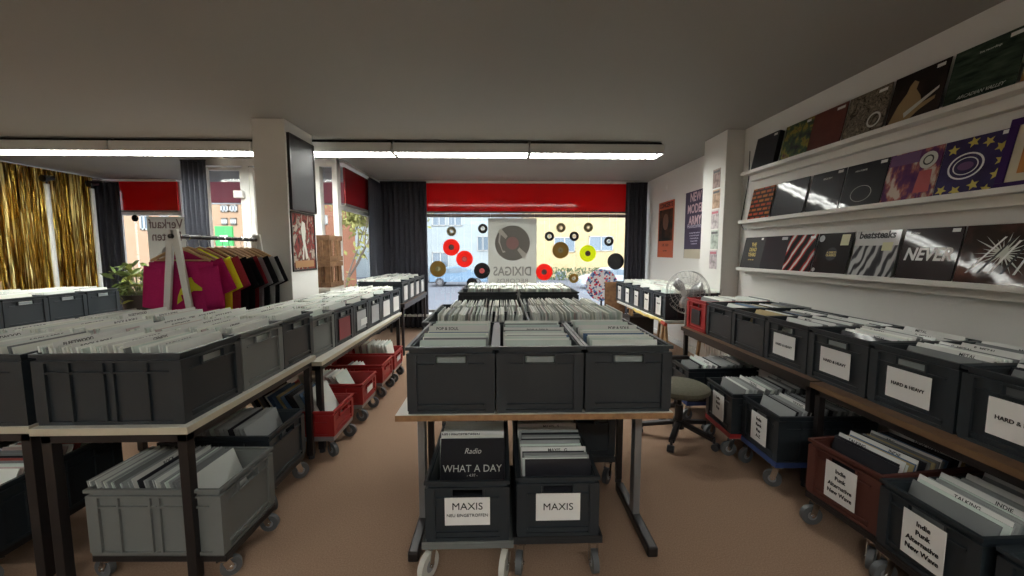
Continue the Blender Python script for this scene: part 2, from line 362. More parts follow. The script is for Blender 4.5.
# ================================================================ CRATES
PROTO = {}
def crate_proto(cm, W, H, L=.6, cover=None):
    key = (cm.name, W, H, L, cover.name if cover else '')
    if key in PROTO: return PROTO[key]
    e = empty('storage_crate'); hl, hw = L/2, W/2; t = .006; i = .014
    m = MB()
    m.box(-hl+i, hl-i, -hw+i, hw-i, 0, .010)
    zt = H-.02
    for s in (-1, 1):   # long walls
        y0, y1 = sorted((s*(hw-i), s*(hw-i-t))); m.box(-hl+i, hl-i, y0, y1, .010, H-.01)
        # short walls, around the hand slot
        x0, x1 = sorted((s*(hl-i), s*(hl-i-t))); a = .065; zs0, zs1 = (H-.075, H-.045)
        m.box(x0, x1, -hw+i+t, -a, .010, H-.01).box(x0, x1, a, hw-i-t, .010, H-.01).box(x0, x1, -a, a, .010, zs0).box(x0, x1, -a, a, zs1, H-.01)
        # rims and ridges
        for z0, z1, g in ((H-.014, H, 0), (H-.038, H-.030, .003), (.0, .014, .006)):
            yy0, yy1 = sorted((s*(hw-g), s*(hw-i-.001))); m.box(-hl+g, hl-g, yy0, yy1, z0, z1)
            xx0, xx1 = sorted((s*(hl-g), s*(hl-i-.001)))
            m.box(xx0, xx1, -hw+i, hw-i, z0, z1)
        m.box(*sorted((s*(hl-.004), s*(hl-i))), -hw+.05, hw-.05, .030, .040)
        for z0, z1 in ((H-.085, H-.077),):
            m.box(*sorted((s*(hl-.004), s*(hl-i))), -hw+.05, -a-.01, z0, z1); m.box(*sorted((s*(hl-.004), s*(hl-i))), a+.01, hw-.05, z0, z1)
            m.box(-hl+.05, hl-.05, *sorted((s*(hw-.004), s*(hw-i))), z0, z1)
        # corner posts
        for s2 in (-1, 1):
            X = sorted((s*(hl-.003), s*(hl-.052))); Y = sorted((s2*(hw-.003), s2*(hw-i)))
            m.box(*X, *Y, .014, H-.038)
            X = sorted((s*(hl-.003), s*(hl-i))); Y = sorted((s2*(hw-i), s2*(hw-.045)))
            m.box(*X, *Y, .014, H-.038)
        # ribs on the long sides
        for x in ((-.155, -.02, .02, .155) if L > .5 else (-.08, .08)):
            m.box(x-.004, x+.004, *sorted((s*(hw-.004), s*(hw-i))), .014, H-.038)
        # slot frame
        for yy in (-a-.008, a): m.box(*sorted((s*(hl-.003), s*(hl-i))), yy, yy+.008, zs0-.006, zs1+.006)
        m.box(*sorted((s*(hl-.003), s*(hl-i))), -a, a, zs0-.006, zs0)
    m.build('shell', cm, e)
    if cover:
        MB().box(-hl+.011, -hl+.0135, -.06, .06, H-.073, H-.047).build('slot_insert', cover, e)
    e.hide_render = True; e['_parts'] = 1
    PROTO[key] = (e, list(e.children)); return PROTO[key]
RECS = []   # (matrix, palette index, size, crate phrase, priority)
DIVS = []
used = set()
NCR = 0
def crate(x, y, z, face, phrase, cm=DGREY, W=.4, H=.3, L=.6, cover=None, card=None, pal='pale', n=26, lean=14, raise_=0, prio=9, size=.315, xr=(-.268, .255),
          dividers=0, dtext=('ROCK & POP',), group=None, yaw=0, label=None, fill=True, jitter=.012, darkfirst=0, cat='crate', leanj=3, name='storage_crate', tk=.0044):
    """face: direction the short (front) side looks: 'W' -> -X, 'E' -> +X, 'S' -> -Y ; x,y = centre of the crate"""
    global NCR; NCR += 1
    rz = {'W': 0, 'E': math.pi, 'S': math.pi/2, 'N': -math.pi/2}[face] + R(yaw)
    p, parts = crate_proto(cm, W, H, L, cover)
    if p in used:
        e = p.copy(); COL.objects.link(e)
        for ch in parts: c_ = ch.copy(); COL.objects.link(c_); c_.parent = e
        for k_ in ('label', 'category', 'group'):
            if k_ in e: del e[k_]
    else: e = p; used.add(p)
    if '_parts' in e: del e['_parts']
    e.name = name
    e.location = (x, y, z); e.rotation_euler = (0, 0, rz); e.hide_render = False
    tag(e, label or ('grey record crate, ' + phrase), cat, group)
    M0 = Matrix.Translation((x, y, z)) @ Matrix.Rotation(rz, 4, 'Z')
    hl = L/2
    if card:
        cw, ch, cz, txt, ts, sp = card
        c = MB().box(-hl-.0015+.002, -hl+.0028, -cw/2, cw/2, cz-ch/2, cz+ch/2).build('label_card', WHITEC, e)
        for (tx, dz, sz, bd, xs_) in txt:
            text(tx, sz, frame((-1, 0, 0), (-hl-.0002, 0, cz+dz)), INK, c, bold=bd, xs=xs_)
    if fill:
        rr = random.Random(NCR*13+5); xs_ = [xr[0] + (xr[1]-xr[0])*(i+rr.uniform(-.2, .2))/max(1, n-1) for i in range(n)]
        for i, xx in enumerate(xs_):
            th = R(lean + rr.uniform(-leanj, leanj)*.4 + leanj*math.sin(i*.35+NCR))
            ymax = W/2 - .022 - size/2 - .004
            s_ = size*rr.choice((1, 1, 1, 1.0, .985))
            dyy = max(-ymax, min(ymax, rr.uniform(-jitter, jitter))) if ymax > 0 else 0
            M = M0 @ Matrix.Translation((xx, dyy, .012 + raise_ + rr.uniform(0, .007))) @ Matrix.Rotation(th, 4, 'Y')
            RECS.append((M, rr.choice(PAL['dark' if i < darkfirst else pal]), s_, phrase, prio + i*.001, tk))
        for k in range(dividers):
            i = int((k+.5)*n/dividers + rr.uniform(-1, 1)); i = max(1, min(n-2, i)); xx = (xs_[i]+xs_[i-1])/2
            M = M0 @ Matrix.Translation((xx, 0, .014+raise_)) @ Matrix.Rotation(R(lean+leanj*math.sin(i*.35+NCR)), 4, 'Y')
            DIVS.append((M, size+.014+rr.uniform(-.004, .006), min(size+.01, W-.05), dtext[k % len(dtext)], phrase, rr.choice((-.06, .02, .06))))
    return e
# ---- dollies
CAST = {}
def dolly(x, y, z, face, deckm, wheelm, label, L=.6, W=.4, yaw=0, wr=.048, group=None, inset=.035):
    rz = {'W': 0, 'E': math.pi, 'S': math.pi/2}[face] + R(yaw)
    e = empty('dolly', (x, y, 0), rz, label, 'dolly', group)
    hl, hw = L/2, W/2
    m = MB().box(-hl, hl, -hw, hw, z-.028, z-.006)
    for s in (-1, 1):
        m.box(-hl, hl, *sorted((s*hw, s*(hw-.004))), z-.006, z+.006)
        m.box(*sorted((s*hl, s*(hl-.004))), -hw+.004, hw-.004, z-.006, z+.006)
    m.build('deck', deckm, e, bevel=.003)
    for sx in (-1, 1):
        for sy in (-1, 1):
            cx, cy = sx*(hl-inset), sy*(hw-inset); a = (math.pi if sx < 0 else 0) + random.uniform(-.7, .7)
            c = MB().box(-.03, .03, -.03, .03, z-.033, z-.028).cyl((0, 0, z-.033), (0, 0, z-.045), .02)\
                .bar((.005, -.018, z-.045), (.022, -.018, wr), .003, .03, up=(1, 0, 0)).bar((.005, .018, z-.045), (.022, .018, wr), .003, .03, up=(1, 0, 0))\
                .cyl((.022, -.022, wr), (.022, .022, wr), .008)
            co = c.build('caster', CHROME, e, smooth=True, loc=(cx, cy, 0), rot=(0, 0, a))
            w_ = MB().cyl((.022, -.013, wr), (.022, .013, wr), wr, n=20).cyl((.022, -.015, wr), (.022, .015, wr), wr*.45, n=14, m=1)
            w_.build('wheel', [wheelm, GREYM], co, smooth=True)
    return e
# ---- tables
def table(x0, x1, y0, y1, zt, label, topm, edgem, legm, th=.028, legs='corner', leg=.035, apron=True, ins=.02, legz=None):
    e = empty('display_table', ((x0+x1)/2, (y0+y1)/2, 0), 0, label, 'table'); hx, hy = (x1-x0)/2, (y1-y0)/2
    b = MB().box(-hx, hx, -hy, hy, zt-th, zt-.002, 1).box(-hx+.001, hx-.001, -hy+.001, hy-.001, zt-.002, zt, 0)
    b.build('tabletop', [topm, edgem], e)
    if legs == 'corner':
        for sx in (-1, 1):
            for sy in (-1, 1):
                cx, cy = sx*(hx-ins-leg/2), sy*(hy-ins-leg/2)
                l = MB().box(cx-leg/2, cx+leg/2, cy-leg/2, cy+leg/2, .025, zt-th).build('leg', legm, e, bevel=.002)
                MB().cyl((cx, cy, 0), (cx, cy, .026), .02).build('foot', WHEELB, l)
        if apron:
            a = MB(); h = .04
            for s in (-1, 1):
                a.box(-hx+ins, hx-ins, *sorted((s*(hy-ins), s*(hy-ins-.025))), zt-th-h, zt-th)
                a.box(*sorted((s*(hx-ins), s*(hx-ins-.025))), -hy+ins+.025, hy-ins-.025, zt-th-h, zt-th)
            a.build('frame', legm, e)
    else:   # T feet
        for sx in (-1, 1):
            cx = sx*(hx-.055)
            MB().box(cx-.018, cx+.018, -.03, .03, .05, zt-th).build('leg', legm, e, bevel=.003)
            MB().box(cx-.025, cx+.025, -.27, .27, 0, .05).build('foot', BLKM, e, bevel=.008)
        MB().box(-hx+.055, hx-.055, -.015, .015, zt-th-.05, zt-th).build('crossbar', BLKM, e)
    return e
# ================================================================ CENTRE ISLAND
T1 = table(-.465, .765, 1.70, 2.31, .72, 'white-topped centre table with wooden edge and grey T-shaped legs, nearest of the island', WHITEB, EDGEB, GREYM, legs='T')
for i, (x, ph) in enumerate(((-.22, 'left front crate of the centre table'), (.17, 'middle front crate of the centre table'), (.563, 'right front crate of the centre table'))):
    crate(x, 2.008, .72, 'S', ph, W=.39, cover=SLOT, pal='greenish', n=28, lean=12, prio=1, size=.300, leanj=2, tk=.007, dividers=1, dtext=('POP & SOUL', 'ROCK', 'JAZZ'), jitter=.01, raise_=0,
          label=['charcoal crate, left of the front three on the centre table', 'charcoal crate, middle of the front three on the centre table', 'charcoal crate, right of the front three on the centre table'][i])
table(-.465, .765, 2.32, 3.14, .72, 'white centre table behind the nearest island table', WHITEB, WHITEB, BLKM, legs='corner')
rown = ['first', 'second', 'third']
for r in range(2):
    for s, fx, side in ((-.165, 'W', 'left'), (.46, 'E', 'right')):
        crate(s, 2.52+.402*r, .72, fx, f'{side} crate in the {rown[r]} sideways island row', tk=.0062, pal='pale', n=72, lean=6, prio=5+r, dividers=2 if s > 0 else 1,
              raise_=.02 if s > 0 else .008, xr=(-.268, .265) if s > 0 else (-.21, .265), dtext=('POP', 'SOUL'), leanj=5)
table(-.50, .88, 3.98, 4.85, .72, 'white table under the farthest block of the centre island', WHITEB, WHITEB, BLKM)
for r in range(2):
    for s, fx, side in ((-.135, 'W', 'left'), (.49, 'E', 'right')):
        crate(s, 4.21+.402*r, .722, fx, f'{side} crate in the {["front", "back"][r]} row of the farthest island table', tk=.0062, pal='pale', n=72, lean=9, prio=8, dividers=1, dtext=('FUNK',), raise_=.006)
# under the island
MX = [('MAXIS', .03, .038, .0016, 1.1)]
def lowcard(lines, bs): return lines
crate(-.148, 1.935, .175, 'S', 'crate marked MAXIS NEU EINGETROFFEN', W=.37, H=.275, pal='grey', n=13, lean=15, prio=1.5, xr=(-.07, .20), size=.315, dividers=2, dtext=('NEU EINGETROFFEN', 'NEUHEITEN'), leanj=2,
      card=(.195, .125, .14, [('MAXIS', .022, .045, .0, 1.05), ('NEU EINGETROFFEN', -.018, .019, 0, 1.02)], 0, 0),
      label='charcoal crate marked MAXIS NEU EINGETROFFEN under the centre table')
crate(.248, 1.955, .175, 'S', 'crate marked only MAXIS', W=.37, H=.275, pal='low', n=26, lean=8, size=.30, tk=.006, darkfirst=1, prio=1.6, xr=(-.262, .23), dividers=2, dtext=('MAXIS   G', 'MAXIS   S'), leanj=2,
      card=(.195, .125, .14, [('MAXIS', 0, .045, .0, 1.05)], 0, 0), label='charcoal crate marked only MAXIS under the centre table')
dolly(-.148, 1.935, .17, 'S', MGREY, WHEELW, 'grey dolly on pale wheels under the MAXIS NEU EINGETROFFEN crate', wr=.060)
dolly(.248, 1.955, .17, 'S', DARKIN, WHEEL, 'black dolly on grey casters under the plain MAXIS crate')
crate(.50, 2.63, .175, 'S', 'crate low behind the plain MAXIS crate', W=.4, H=.29, pal='dark', n=14, lean=10, prio=12, label='dark crate on the floor behind the plain MAXIS crate')
dolly(.50, 2.63, .17, 'S', DARKIN, WHEELB, 'black dolly carrying the dark crate behind the plain MAXIS crate')
crate(-.16, 2.63, .175, 'S', 'crate low behind the NEU EINGETROFFEN crate', W=.4, H=.29, pal='dark', n=14, lean=10, prio=12, label='dark crate on the floor behind the MAXIS NEU EINGETROFFEN crate')
dolly(-.16, 2.63, .17, 'S', DARKIN, WHEELB, 'black dolly carrying the dark crate behind the NEU EINGETROFFEN crate')
# black cover WHAT A DAY in the first MAXIS crate
COV = mat('black_cover', (.018, .018, .022), .3, coat=1, bump=(3, .2))
def art_text(par, s, size, u, v, m, x=-.0021, **k): return text(s, size, frame((-1, 0, 0), (x, -u, v)), m, par, **k)
GLET = mat('pale_print', (.55, .55, .50), .5); GLD = mat('gold_print', (.60, .45, .12), .4); WLET = mat('white_print', (.82, .82, .80), .5)
rec = MB().box(-.002, .002, -.1575, .1575, 0, .315).build('record_sleeve', COV)
rec.matrix_world = Matrix.Translation((-.148, 1.935, .21)) @ Matrix.Rotation(math.pi/2, 4, 'Z') @ Matrix.Translation((-.125, -.005, 0)) @ Matrix.Rotation(R(22), 4, 'Y')
tag(rec, 'black record cover lettered WHAT A DAY leaning in the left MAXIS crate', 'record')
art_text(rec, 'WHAT A DAY', .046, .0, .175, GLET, bold=.0); art_text(rec, '- 4.97 -', .018, 0, .145, GLET); art_text(rec, 'Radio', .036, .0, .255, GLET, shear=.3)
art_text(rec, 'remixes & original versions', .016, -.02, .095, GLET)
# ================================================================ LEFT TABLES
for nm, x0, x1, y0, y1, z, l in (('a', -1.905, -1.28, 1.605, 2.74, .72, 'cream-edged table with black legs under the near left crates'),
                                 ('b', -1.90, -1.245, 2.75, 5.0, .67, 'long cream-edged table with black legs farther up the left aisle'),
                                 ('c', -2.60, -1.935, 1.63, 2.85, .72, 'cream-edged table left of the near left table')):
    table(x0, x1, y0, y1, z, l, WHITEB, EDGEW, BLKM, th=.03, leg=.04)
DT = ('ROCK & POP F', 'GENESIS', 'ROCK & POP G', 'ROCK & POP E', 'FLEETWOOD', 'ROCK & POP D')
LT = [('nearest crate on the left table', DGREY), ('second crate on the left table', MGREY), ('third crate on the left table', DGREY)]
for i, (ph, cm) in enumerate(LT):
    crate(-1.605, 1.822+.385*i, .72, 'E', ph, cm=cm, W=.383, pal='pale', n=44, lean=9, tk=.007, size=.31, prio=2+i, dividers=5, dtext=DT[i:]+DT[:i], cover=None if i == 1 else None,
          label=['charcoal crate nearest the viewer on the left table', 'light grey crate, second along the left table', 'charcoal crate, third along the left table'][i])
for i in range(3):
    crate(-2.235, 1.822+.385*i, .72, 'E', W=.383, phrase= f'{rown[i]} crate of the outer left row', pal='pale', n=44, lean=9, tk=.007, size=.31, prio=4+i, dividers=3, dtext=DT[3:]+DT[:3],
          label=f'charcoal crate, {rown[i]} from the front in the outer left row')
CONT = [(MGREY, None, 'light grey crate with pinkish sleeves showing, fourth along left aisle'), (DGREY, 'red', 'charcoal crate with a dark red panel, fifth along the left aisle'),
        (DGREY, 'note', 'charcoal crate with grey panel and white note, sixth along left aisle'), (DGREY, 'w', 'charcoal crate with white panel, seventh along the left aisle'),
        (DGREY, 'w2', 'charcoal crate with narrow white panel, eighth along the left aisle'), (DGREY, 'w3', 'charcoal crate with white panel, last on the long left table')]
REDC = mat('dark_red_card', (.22, .03, .04), .5); GREYC = mat('grey_card', (.40, .41, .42), .5)
for i, (cm, k, lb) in enumerate(CONT):
    t = i/5; x = -1.62 + .04*t; y = 2.985 + i*.383
    c = crate(x, y, .67, 'E', '%s crate along the left aisle' % ('fourth fifth sixth seventh eighth ninth'.split()[i]), cm=cm, W=.37, pal='pale', n=42, lean=9, tk=.007, size=.31, prio=9+i, dividers=3, dtext=DT[i:]+DT[:i], yaw=-1.8, label=lb)
    if k:
        mm = {'red': REDC, 'note': GREYC, 'w': GREYC, 'w2': WHITEC, 'w3': WHITEC}[k]
        MB().box(-.2995, -.295, -.11, .11, .04, .21).build('label_card', mm, c)
        if k == 'note': MB().box(-.303, -.2996, -.12, .03, .07, .13).build('note', WHITEC, c)
# raised far-left aisle block
table(-1.98, -1.31, 5.42, 7.08, .72, 'dark table against the curtain at the end of the left aisle', DWOOD, BLKM, BLKM, th=.05)
for i in range(4):
    crate(-1.64, 5.65+.40*i, .72, 'E', f'{["first", "second", "third", "last"][i]} crate by the window curtain', pal='pale', n=26, lean=14, prio=15, W=.395, dividers=2, dtext=DT[i:],
          card=(.20, .20, .13, [], 0, 0), label=f'charcoal crate with white panel, {["first", "second", "third", "last"][i]} of four by the window curtain')
# far left double row
table(-6.15, -4.84, 3.6, 5.26, .665, 'broad white table by the gold tinsel curtain', WHITEB, WHITEB, BLKM)
for i in range(4):
    y = 3.80+.402*i
    crate(-5.16, y, .665, 'E', f'{["first", "second", "third", "fourth"][i]} crate of the inner tinsel-side row', pal='pale', n=28, lean=14, prio=14, cover=SLOT, dividers=2, dtext=DT, label=f'charcoal crate, {["nearest", "second", "third", "last"][i]} of the row between plant and tinsel')
    if i < 3:
        crate(-5.78, y+.02, .665, 'W', f'{["first", "second", "third"][i]} crate of the outer tinsel-side row', pal='pale', n=28, lean=14, prio=16, dividers=2, dtext=DT, label=f'charcoal crate, {["nearest", "middle", "last"][i]} of the outer row beside the tinsel')
# small woven basket with dark red cap at the very left
e = empty('cardboard_box', (-6.42, 5.05, 0), 0, 'small tan box on a stool beside the gold tinsel', 'box')
MB().box(-.16, .16, -.12, .12, .93, 1.05).build('carton', LWOOD, e, bevel=.004)
MB().box(-.165, .165, -.125, .125, 1.03, 1.055).build('lid', LWOOD, e, bevel=.004)
e = empty('stool', (-6.42, 5.05, 0), 0, 'dark tall stool carrying the small tan box', 'stool')
MB().lathe([(.20, .90), (.21, .915), (.20, .93)]).build('seat', BLKM, e, smooth=True)
for a in range(4): MB().cyl((.09*math.cos(a*1.571), .09*math.sin(a*1.571), .9), (.19*math.cos(a*1.571), .19*math.sin(a*1.571), 0), .015).build('leg', BLKM, e, smooth=True)
e = empty('cap', (-6.42, 5.05, 1.055), 0, 'dark red domed cap lying on the small tan box', 'cap')
MB().lathe([(.13, 0), (.128, .04), (.105, .085), (.06, .11), (.01, .118)]).build('crown', mat('dark_red_felt', (.09, .01, .02), .9), e, smooth=True)
MB().box(-.09, .09, -.19, -.1, 0, .01).build('peak', mat('dark_red_felt', (.09, .01, .02), .9), e, bevel=.004)
# below the left tables
crate(-1.475, 1.835, .128, 'E', 'light grey floor crate under the left table', cm=MGREY, W=.38, H=.30, pal='low', n=28, lean=16, prio=1.9, xr=(-.21, .24), dividers=1, dtext=('ROCK',), L=.58, jitter=.005,
      label='light grey crate on a dolly under the near left table', yaw=-1.5)
dolly(-1.475, 1.835, .123, 'E', BLKM, WHEEL, 'black dolly with grey casters under the light grey crate', wr=.042, L=.58, W=.36, yaw=-1.5)
crate(-1.55, 2.30, .15, 'E', 'charcoal floor crate behind the light grey one', W=.39, H=.29, pal='low', n=24, lean=18, prio=3.8, xr=(-.24, .17), label='charcoal crate low behind the light grey floor crate')
dolly(-1.55, 2.30, .145, 'E', BLKM, WHEEL, 'black dolly under the charcoal crate behind the light grey one', L=.58, W=.37)
crate(-2.34, 1.93, .15, 'S', 'dark floor crate under the outer left table', W=.40, H=.285, pal='mix', n=22, lean=24, prio=3.9, label='dark crate on the floor under the outer left table')
dolly(-2.34, 1.93, .145, 'S', BLKM, WHEEL, 'dolly under the dark crate of the outer left table', W=.37)
crate(-2.9, 2.0, .15, 'S', 'dark floor crate at the left picture edge', W=.40, H=.285, pal='mix', n=22, lean=24, prio=8.9, label='dark crate beside the outer left table at the picture edge')
dolly(-2.9, 2.0, .145, 'S', BLKM, WHEEL, 'dolly under the dark crate at the left picture edge', W=.37)
RL = ['nearest red crate low under the left tables, holding tilted singles', 'second red crate from the front, holding pale tilted singles', 'third red crate from the front, nearly empty',
      'farthest red crate, packed with white sleeves']
for i, y in enumerate((2.885, 3.46, 4.02, 4.46)):
    n = (16, 13, 4, 16)[i]
    W_ = .37
    crate(-1.455, y, .15, 'E', RL[i].split(',')[0], cm=REDP, W=W_, H=.18, pal=('dark', 'pale', 'grey', 'pale')[i], n=n, lean=(28, 28, 26, 8)[i], prio=4.5+i*.4, xr=((-.24, .16), (-.17, .15), (-.1, 0), (-.24, .1))[i], size=(.31, .245, .16, .25)[i], raise_=0,
          label=RL[i], cat='crate', card=(.14, .05, .085, [], 0, 0) if i in (1, 3) else None, jitter=.03)
    dolly(-1.455, y, .145, 'E', GREYM, WHEEL, ['grey dolly under the nearest red crate', 'grey dolly under the second red crate', 'grey dolly under the third red crate', 'grey dolly under the farthest red crate'][i], L=.58, W=.36)
# ================================================================ RIGHT TABLES
table(1.82, 2.50, 2.245, 3.95, .675, 'dark table with black legs along the right wall, far section', DWOOD, BLKM, BLKM, th=.035, leg=.035)
table(1.80, 2.50, .55, 2.225, .675, 'brown-edged table along the right wall, near section', DWOOD, mat('brown_edge', (.15, .085, .04), .5), BLKM, th=.03, leg=.035)
HH = (.20, .145, .135, [('HARD & HEAVY', 0, .022, .0004, .98)], 0, 0)
RT = [(3.76, 'small red', None), (3.365, 'first grey', None), (2.96, 'second grey', None), (2.555, '', 1), (2.15, '', 1), (1.745, '', 1), (1.34, '', 1), (.93, '', 1)]
hn = ['farthest crate marked HARD & HEAVY', 'second farthest crate marked HARD & HEAVY', 'third farthest crate marked HARD & HEAVY', 'crate marked HARD & HEAVY at picture edge', 'crate beyond the right picture edge']
c = crate(2.165, 3.755, .675, 'W', 'red crate at the far end of the right table', cm=REDP, W=.37, pal='grey', n=20, lean=20, prio=12, label='red crate at the far end of the right table')
MB().box(-.2995, -.294, -.08, .08, .06, .20).build('side_window', DARKIN, c)
for i, (y, _, cd_) in enumerate(RT[1:3]):
    c = crate(2.17, y, .675, 'W', ['grey crate next to the red one', 'grey crate before the HARD & HEAVY ones'][i], pal='dark', n=24, lean=30, prio=6, raise_=0, dividers=1, dtext=('METAL',), leanj=2,
              label=['charcoal crate without label, next to the red crate', 'charcoal crate without label, beside the farthest HARD & HEAVY crate'][i])
for i, (y, _, cd_) in enumerate(RT[3:]):
    crate(2.17, y, .675, 'W', hn[i], pal='grey', darkfirst=4, n=28, lean=22, size=.305, tk=.006, prio=2.2 - i*.1 if i < 4 else 30, raise_=0, dividers=4, dtext=('METAL', 'C  METAL', 'B  METAL', 'METAL'), card=HH, cover=SLOT if i in (1, 2) else None, leanj=4, label='charcoal ' + hn[i], xr=(-.268, .19))
def lcard(ls): return (.155, .185, .135, [(t, .056-.036*k, .028, .0007, .95) for k, t in enumerate(ls)], 0, 0)
IN = ('Indie', 'Punk', 'Alternative', 'New Wave')
LOW = [(3.40, 'W', 1.86, DGREY, None, 'farthest low crate under the right tables', mat('blue_deck', (.03, .06, .20), .5), 'blue', 1),
       (2.795, 'W', 1.89, DGREY, lcard(('Indie', 'Rock', 'Pop')), 'low crate on the red dolly', mat('red_deck', (.35, .02, .02), .5), 'red', 0),
       (2.42, 'W', 1.945, DGREY, lcard(('Indie', 'Rock', 'Pop', 'A-Z')), 'low crate on the blue dolly', mat('blue_deck', (.03, .06, .20), .5), 'blue', 0),
       (1.835, 'W', 1.935, BROWNP, lcard(IN), 'reddish brown crate', BLKM, 'black', 0),
       (1.425, 'W', 1.94, DGREY, lcard(IN), 'grey Indie Punk crate', BLKM, 'black', 0),
       (1.02, 'W', 1.95, DGREY, lcard(IN), 'low crate in the bottom right corner', BLKM, 'black', 0)]
LL = ['charcoal crate low behind the office chair', 'charcoal crate with white label on the red dolly', 'charcoal crate with white label on the blue dolly', 'reddish brown crate labelled Indie Punk Alternative New Wave',
      'charcoal crate labelled Indie Punk Alternative New Wave', 'charcoal crate in the bottom right corner of the picture']
DL = ['blue dolly behind the office chair', 'red dolly under a charcoal crate', 'bright blue dolly nearer the viewer than the red one', 'black dolly under the reddish brown crate', 'black dolly under the charcoal Indie Punk crate', 'black dolly in the bottom right corner']
for i, (y, f, x, cm, cd_, ph, dm, dn, _) in enumerate(LOW):
    yw = (0, -2, -1, 7, 1, 0)[i]
    crate(x, y, .17, 'W', ph, cm=cm, W=.37, H=.285, pal='low' if i != 3 else 'dark', size=.302, tk=.006, darkfirst=(1, 0, 0, 0, 0, 0)[i], n=28, lean=16, prio=(7, 4, 3, 1.7, 1.65, 8)[i], raise_=0, xr=(-.268, .20), card=cd_, dividers=5 if i > 2 else 2, dtext=('TALKING', 'INDIE', 'ABC', 'NEW WAVE', 'PUNK'), label=LL[i], yaw=yw, leanj=2)
    dolly(x, y, .165, 'W', dm, WHEEL, DL[i], W=.36, yaw=yw, wr=.05)
# far right row on trestles
TW = mat('pale_board', (.66, .64, .58), .5)
e = empty('trestle_table', (2.1, 5.05, 0), 0, 'white board on wooden trestles below the posters', 'table')
MB().box(-.36, .25, -.88, .88, .665, .69).build('tabletop', TW, e, bevel=.003)
for yy in (-.62, .55):
    t = MB().bar((-.30, yy, .64), (.24, yy, .64), .05, .05).build('trestle', LWOOD, e)
    for sx in (-.25, .20):
        for sy in (-.16, .16):
            MB().bar((sx, yy+sy*.15, .64), (sx, yy+sy, .0), .025, .04).build('leg', LWOOD, t)
FR = ['nearest dark one with its long side bare, below the fan', 'second, with white label, below the posters', 'third, with white label, below the posters', 'fourth, with white label, below the posters', 'last, with white label, by the curtain']
for i in range(5):
    crate(2.06, 4.40+i*.37, .69, 'W', ['nearest', 'second', 'third', 'fourth', 'last'][i]+' crate on the trestle table', W=.365, H=.29, pal='pale', n=24, lean=16, prio=18, label='charcoal crate on the trestle table, '+FR[i].split(',')[0] if i else 'charcoal crate on the trestle table, nearest one under the fan',
          card=(.14, .19, .13, [('HIP HOP', .03, .024, .0004, .9)], 0, 0))
e = empty('tape_strip', (1.725, 4.75, .665), 0, 'crumpled yellow tape with red tip along the trestle board edge', 'tape')
rr = random.Random(5)
pts = [(rr.uniform(-.006, .006), -.55+.1*k, .01+rr.uniform(-.012, .012)) for k in range(10)]
MB().tube(pts, [rr.uniform(.012, .02) for _ in pts], 6).build('tape', mat('yellow_tape', (.62, .48, .12), .5), e, smooth=True)
MB().tube([(0, -.65, 0), (0, -.55, .01)], .02, 6).build('tip', mat('red_tip', (.5, .06, .03), .5), e, smooth=True)
e = empty('board', (1.80, 6.25, 0), 0, 'brown wooden board standing beside the patterned round disc', 'board')
MB().box(-.16, .16, -.015, .015, .0, .93).build('panel', WOOD, e, bevel=.003)
MB().box(-.17, .17, -.02, .02, .93, .95).build('cap_strip', EDGEB, e, bevel=.002)
e = empty('speaker_cabinet', (1.95, 5.6, 0), 0, 'black box standing under the trestle table', 'box')
MB().box(-.17, .17, -.17, .17, 0.02, .52).build('cabinet', BLKM, e, bevel=.006)
MB().cyl((-.172, 0, .2), (-.168, 0, .2), .1, n=20).cyl((-.172, 0, .4), (-.168, 0, .4), .05, n=20).build('driver', DARKIN, e)
# patterned round disc
CONF = ramp_mat('confetti_print', 'voronoi', 34, [(0, (.7, .72, .76)), (.3, (.16, .28, .55)), (.45, (.75, .75, .78)), (.62, (.62, .06, .10)), (.75, (.8, .8, .82)), (.9, (.05, .07, .2))], sleeve=False, coat=0)
for e_ in CONF.node_tree.nodes:
    if e_.type == 'VALTORGB': e_.color_ramp.interpolation = 'CONSTANT'
e = empty('round_panel', (1.80, 7.08, 0), 0, 'large round disc with red, white and blue speckles by the window', 'disc')
o = MB().cyl((0, -.014, .83), (0, .014, .83), .285, n=48).build('disc', CONF, e, smooth=True)
MB().bar((0, .02, .56), (0, .02, .01), .03, .02).bar((-.15, .0, .01), (.15, .0, .01), .15, .02).build('stand', BLKM, e)
# radiator
e = empty('radiator', (2.50, 4.05, 0), 0, 'white ribbed radiator low under the far right table', 'radiator')
m = MB()
for k in range(16): m.box(-.03, .01, -.45+k*.056, -.45+k*.056+.04, .12, .58)
m.box(-.02, 0, -.47, .46, .14, .18).box(-.02, 0, -.47, .46, .52, .56).build('panel', WPAINT, e, bevel=.004)
MB().box(.0, .04, -.3, -.26, 0.0, .5).box(.0, .04, .24, .28, 0.0, .5).build('bracket', WPAINT, e)
e.location = (2.30, 3.9, 0)
# ================================================================ SHELVES + ALBUMS
SHW = mat('shelf_white', (.70, .69, .64), .5)
for z, l in ((2.205, 'top white picture ledge on the right wall'), (1.73, 'middle white picture ledge on the right wall'), (1.26, 'lowest white picture ledge on the right wall')):
    e = empty('wall_shelf', (XR, 2.0, z), 0, l, 'shelf', )
    MB().box(-.14, 0, -2.0, 2.05, -.018, 0).build('board', SHW, e, bevel=.002)
    MB().box(-.148, -.14, -2.0, 2.05, -.02, .012).build('front_lip', SHW, e, bevel=.002)
    MB().box(-.06, 0, -2.0, 2.03, -.075, -.018).build('support_rail', SHW, e, bevel=.004)
MB_ = MB
e = tag(MB().tube([(2.545, 4.13, 2.45), (2.542, 4.12, 2.18), (2.50, 4.11, 1.9), (2.47, 4.10, 1.72), (2.50, 4.10, 1.66), (2.545, 4.12, 1.66)], .005, 6).build('cable', INK, smooth=True), 'thin dark cable looping beside the shelf ends', 'cable')
